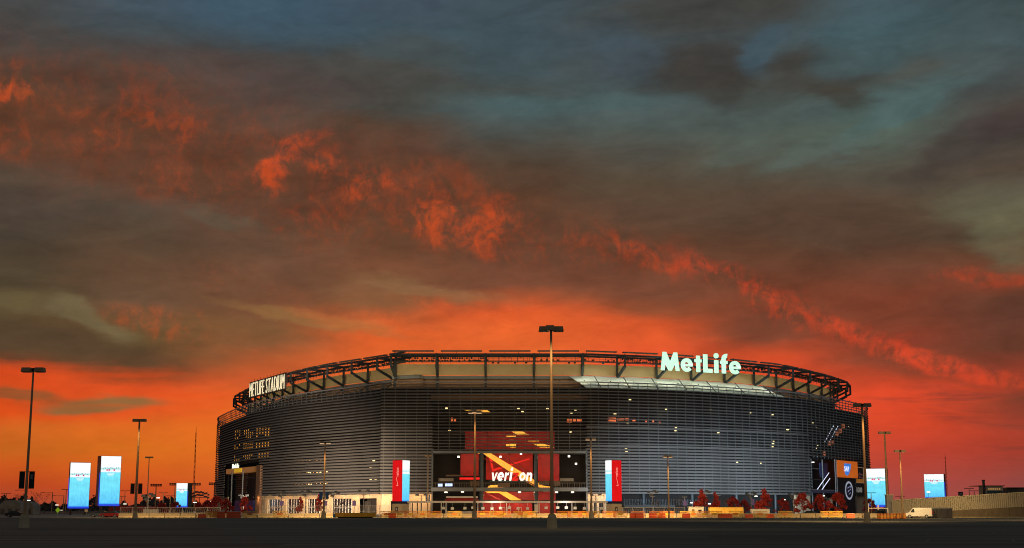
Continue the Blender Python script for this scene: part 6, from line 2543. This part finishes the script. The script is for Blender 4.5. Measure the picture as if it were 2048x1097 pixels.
# ------------------------------------------------------------------ left background
def tent(px, Y, w, h, m, label, cat='tent', name='event_tent'):
    t_ = thing(name, label, cat, (PX(px, 1030, Y), Y, 0), 0, 'event tents in the left background')
    c = MB()
    e = h * .55
    c.hexa([(-w, -3, 0.02), (w, -3, 0.02), (w, 3, 0.02), (-w, 3, 0.02), (-w, -3, e), (w, -3, e), (w, 3, e), (-w, 3, e)])
    c.build('side_wall', m, t_)
    c = MB()
    n_ = 10
    for i in range(n_):
        a0_, a1_ = math.pi * i / n_, math.pi * (i + 1) / n_
        c.poly([(math.cos(a0_) * w, -3.2, e + .01 + math.sin(a0_) * (h - e)), (math.cos(a1_) * w, -3.2, e + .01 + math.sin(a1_) * (h - e)),
                (math.cos(a1_) * w, 3.2, e + .01 + math.sin(a1_) * (h - e)), (math.cos(a0_) * w, 3.2, e + .01 + math.sin(a0_) * (h - e))])
    c.poly([(math.cos(math.pi * i / n_) * w, -3.2, e + .01 + math.sin(math.pi * i / n_) * (h - e)) for i in range(n_ + 1)])
    c.build('roof', m, t_)
    for i in range(int(w)):
        x = -w + (i + .5) * 2 * w / int(w)
        MB().box(x - .55, x + .55, -3.12, -3.02, .3, e * .8).build('window', mat('tent_window', (.1, .09, .08), .6), t_)


TW = mat('tent_white', (.22, .21, .18), .8, 0, .3, .5)
TR = mat('tent_red', (.36, .03, .025), .7, 0, .2, .5)
tent(27, 400, 3.2, 4.3, TW, 'pale event tent behind the black car at the far left')
tent(57, 410, 2.4, 4.0, TW, 'smaller pale event tent right of the banner lamp')
tent(245, 460, 4.0, 2.9, TR, 'red tent right of the tallest screen')
tent(283, 470, 3.6, 2.8, TR, 'red tent behind the lamp with small black banners')
tent(315, 470, 3.0, 2.6, TR, 'red tent left of the small screen')
cc_ = thing('pale_container', 'pale storage container left of the small screen', 'container', (PX(302, 1030, 330), 330, 0))
MB().box(-1.7, 1.7, -1, 1, .1, 1.75).build('body', mat('container_pale', (.45, .42, .36), .6, 0, .25), cc_)
for i in range(5):
    MB().box(-1.5 + i * .7, -1.42 + i * .7, -1.05, -1.004, .2, 1.65).build('rib', GREY, cc_)
sp_ = thing('parking_sign', 'pale square sign between the two tall screens', 'sign', (PX(172, 1034, 330), 330, 0))
MB().beam((0, 0, 0), (0, 0, 1.2), .09).build('post', GREY, sp_)
MB().box(-.38, .38, -.08, -.04, 1.1, 1.75).build('plate', mat('sign_pale', (.6, .5, .36), .6), sp_)
s2 = thing('warning_sign', 'yellow-green diamond sign left of the shorter tall screen', 'sign', (PX(115, 1034, 340), 340, 0))
MB().beam((0, 0, 0), (0, 0, 1.2), .09).build('post', GREY, s2)
c = MB()
c.hexa([(0, -.08, .9), (.6, -.08, 1.6), (.6, -.04, 1.6), (0, -.04, .9), (-.6, -.08, 1.6), (0, -.08, 2.3), (0, -.04, 2.3), (-.6, -.04, 1.6)])
c = MB()
para = [(0, .85), (.62, 1.55), (0, 2.25), (-.62, 1.55)]
c.v = [(x, -.08, z) for x, z in para] + [(x, -.04, z) for x, z in para]
c.f = [(0, 1, 2, 3), (7, 6, 5, 4)] + [(i, (i + 1) % 4, 4 + (i + 1) % 4, 4 + i) for i in range(4)]
c.build('plate', emat('sign_yellow_green', lin((150, 190, 40)), .3), s2)
# chain-link fence behind the barriers on the left and along the stadium foot
def chain_fence(px0, px1, Y, h, label, step=2.6):
    t_ = thing('chain_fence', label, 'fence', (0, 0, 0), 0, 'wire fences behind the barriers')
    x0_, x1_ = PX(px0, 1030, Y), PX(px1, 1030, Y)
    n_ = int((x1_ - x0_) / step)
    for i in range(n_ + 1):
        x = x0_ + (x1_ - x0_) * i / n_
        MB().beam((x, Y, 0), (x, Y, h), .08).build('post', GREY, t_)
    c = MB()
    for z in (.15, h * .5, h):
        c.beam((x0_, Y, z), (x1_, Y, z), .05)
    c.build('rail', GREY, t_)
    c = MB()
    for i in range(n_ * 6):
        x = x0_ + (x1_ - x0_) * i / (n_ * 6)
        c.beam((x, Y, .15), (x + .35, Y, h), .02)
        c.beam((x + .35, Y + .01, .15), (x, Y + .01, h), .02)
    c.build('wire_mesh', GREY, t_)['kind'] = 'stuff'


chain_fence(240, 440, 312, 2.2, 'wire fence with thin posts behind the barriers left of the stadium')
chain_fence(525, 780, 340, 2.6, 'wire fence in front of the warm lit left wall')
chain_fence(1245, 1370, 345, 2.2, 'wire fence before the dark undercroft right of the pylon')
# dark scaffold with loudspeakers by the left end of the stadium
sc_ = thing('speaker_rig', 'dark scaffold rig with many loudspeaker boxes left of the stadium', 'scaffold', (PX(398, 1030, 460), 460, 0))
for x in (-2.6, 0, 2.6):
    MB().beam((x, 0, 0), (x, 0, 5.6), .16).build('leg', BLACK, sc_)
for i in range(22):
    x = -3.3 + (i % 11) * .62
    z = 6.6 + (.9 if i < 11 else 0) - abs(x + .5) * .30 + rr.uniform(-.3, .3)
    MB().box(x - .26, x + .26, -.3, .3, z - .3, z + .3).build('speaker_box', BLACK, sc_)
MB().beam((-3.2, 0, 5.6), (3.2, 0, 5.6), .2).build('cross_beam', BLACK, sc_)
# little bright lamps scattered in the left background
g0 = thing('area_light', 'light', 'lamp', (0, 0, 0), 0, 'small bright lamps in the background')
MB().tube((0, 0, 0), (0, 0, 1), .06, .05, 6).build('post', GREY, g0)
MB().box(-.5, .5, -.2, .2, 1.0, 1.06).build('lamp_head', WHTL, g0)
for i, (px, py, lb) in enumerate([(56, 1002, 'bright small lamp right of the banner lamp pole'), (113, 1011, 'bright small lamp above the diamond sign'), (122, 1021, 'low bright lamp right of the diamond sign'),
                                  (249, 1009, 'small bright lamp right of the tallest screen'), (315, 997, 'yellowish small lamp left of the small screen'), (389, 1006, 'small bright lamp under the radio mast'),
                                  (418, 1004, 'greenish small lamp right of the speaker rig'), (1859, 986, 'small bright lamp above the wall left of the screen')]):
    Y = 480
    o = g0 if i == 0 else copy_tree(g0, (0, 0, 0))
    o.location = (PX(px, 1025, Y), Y, 0)
    o.scale = (1, 1, max(.5, PZ(px, py, Y)))
    o['label'] = lb
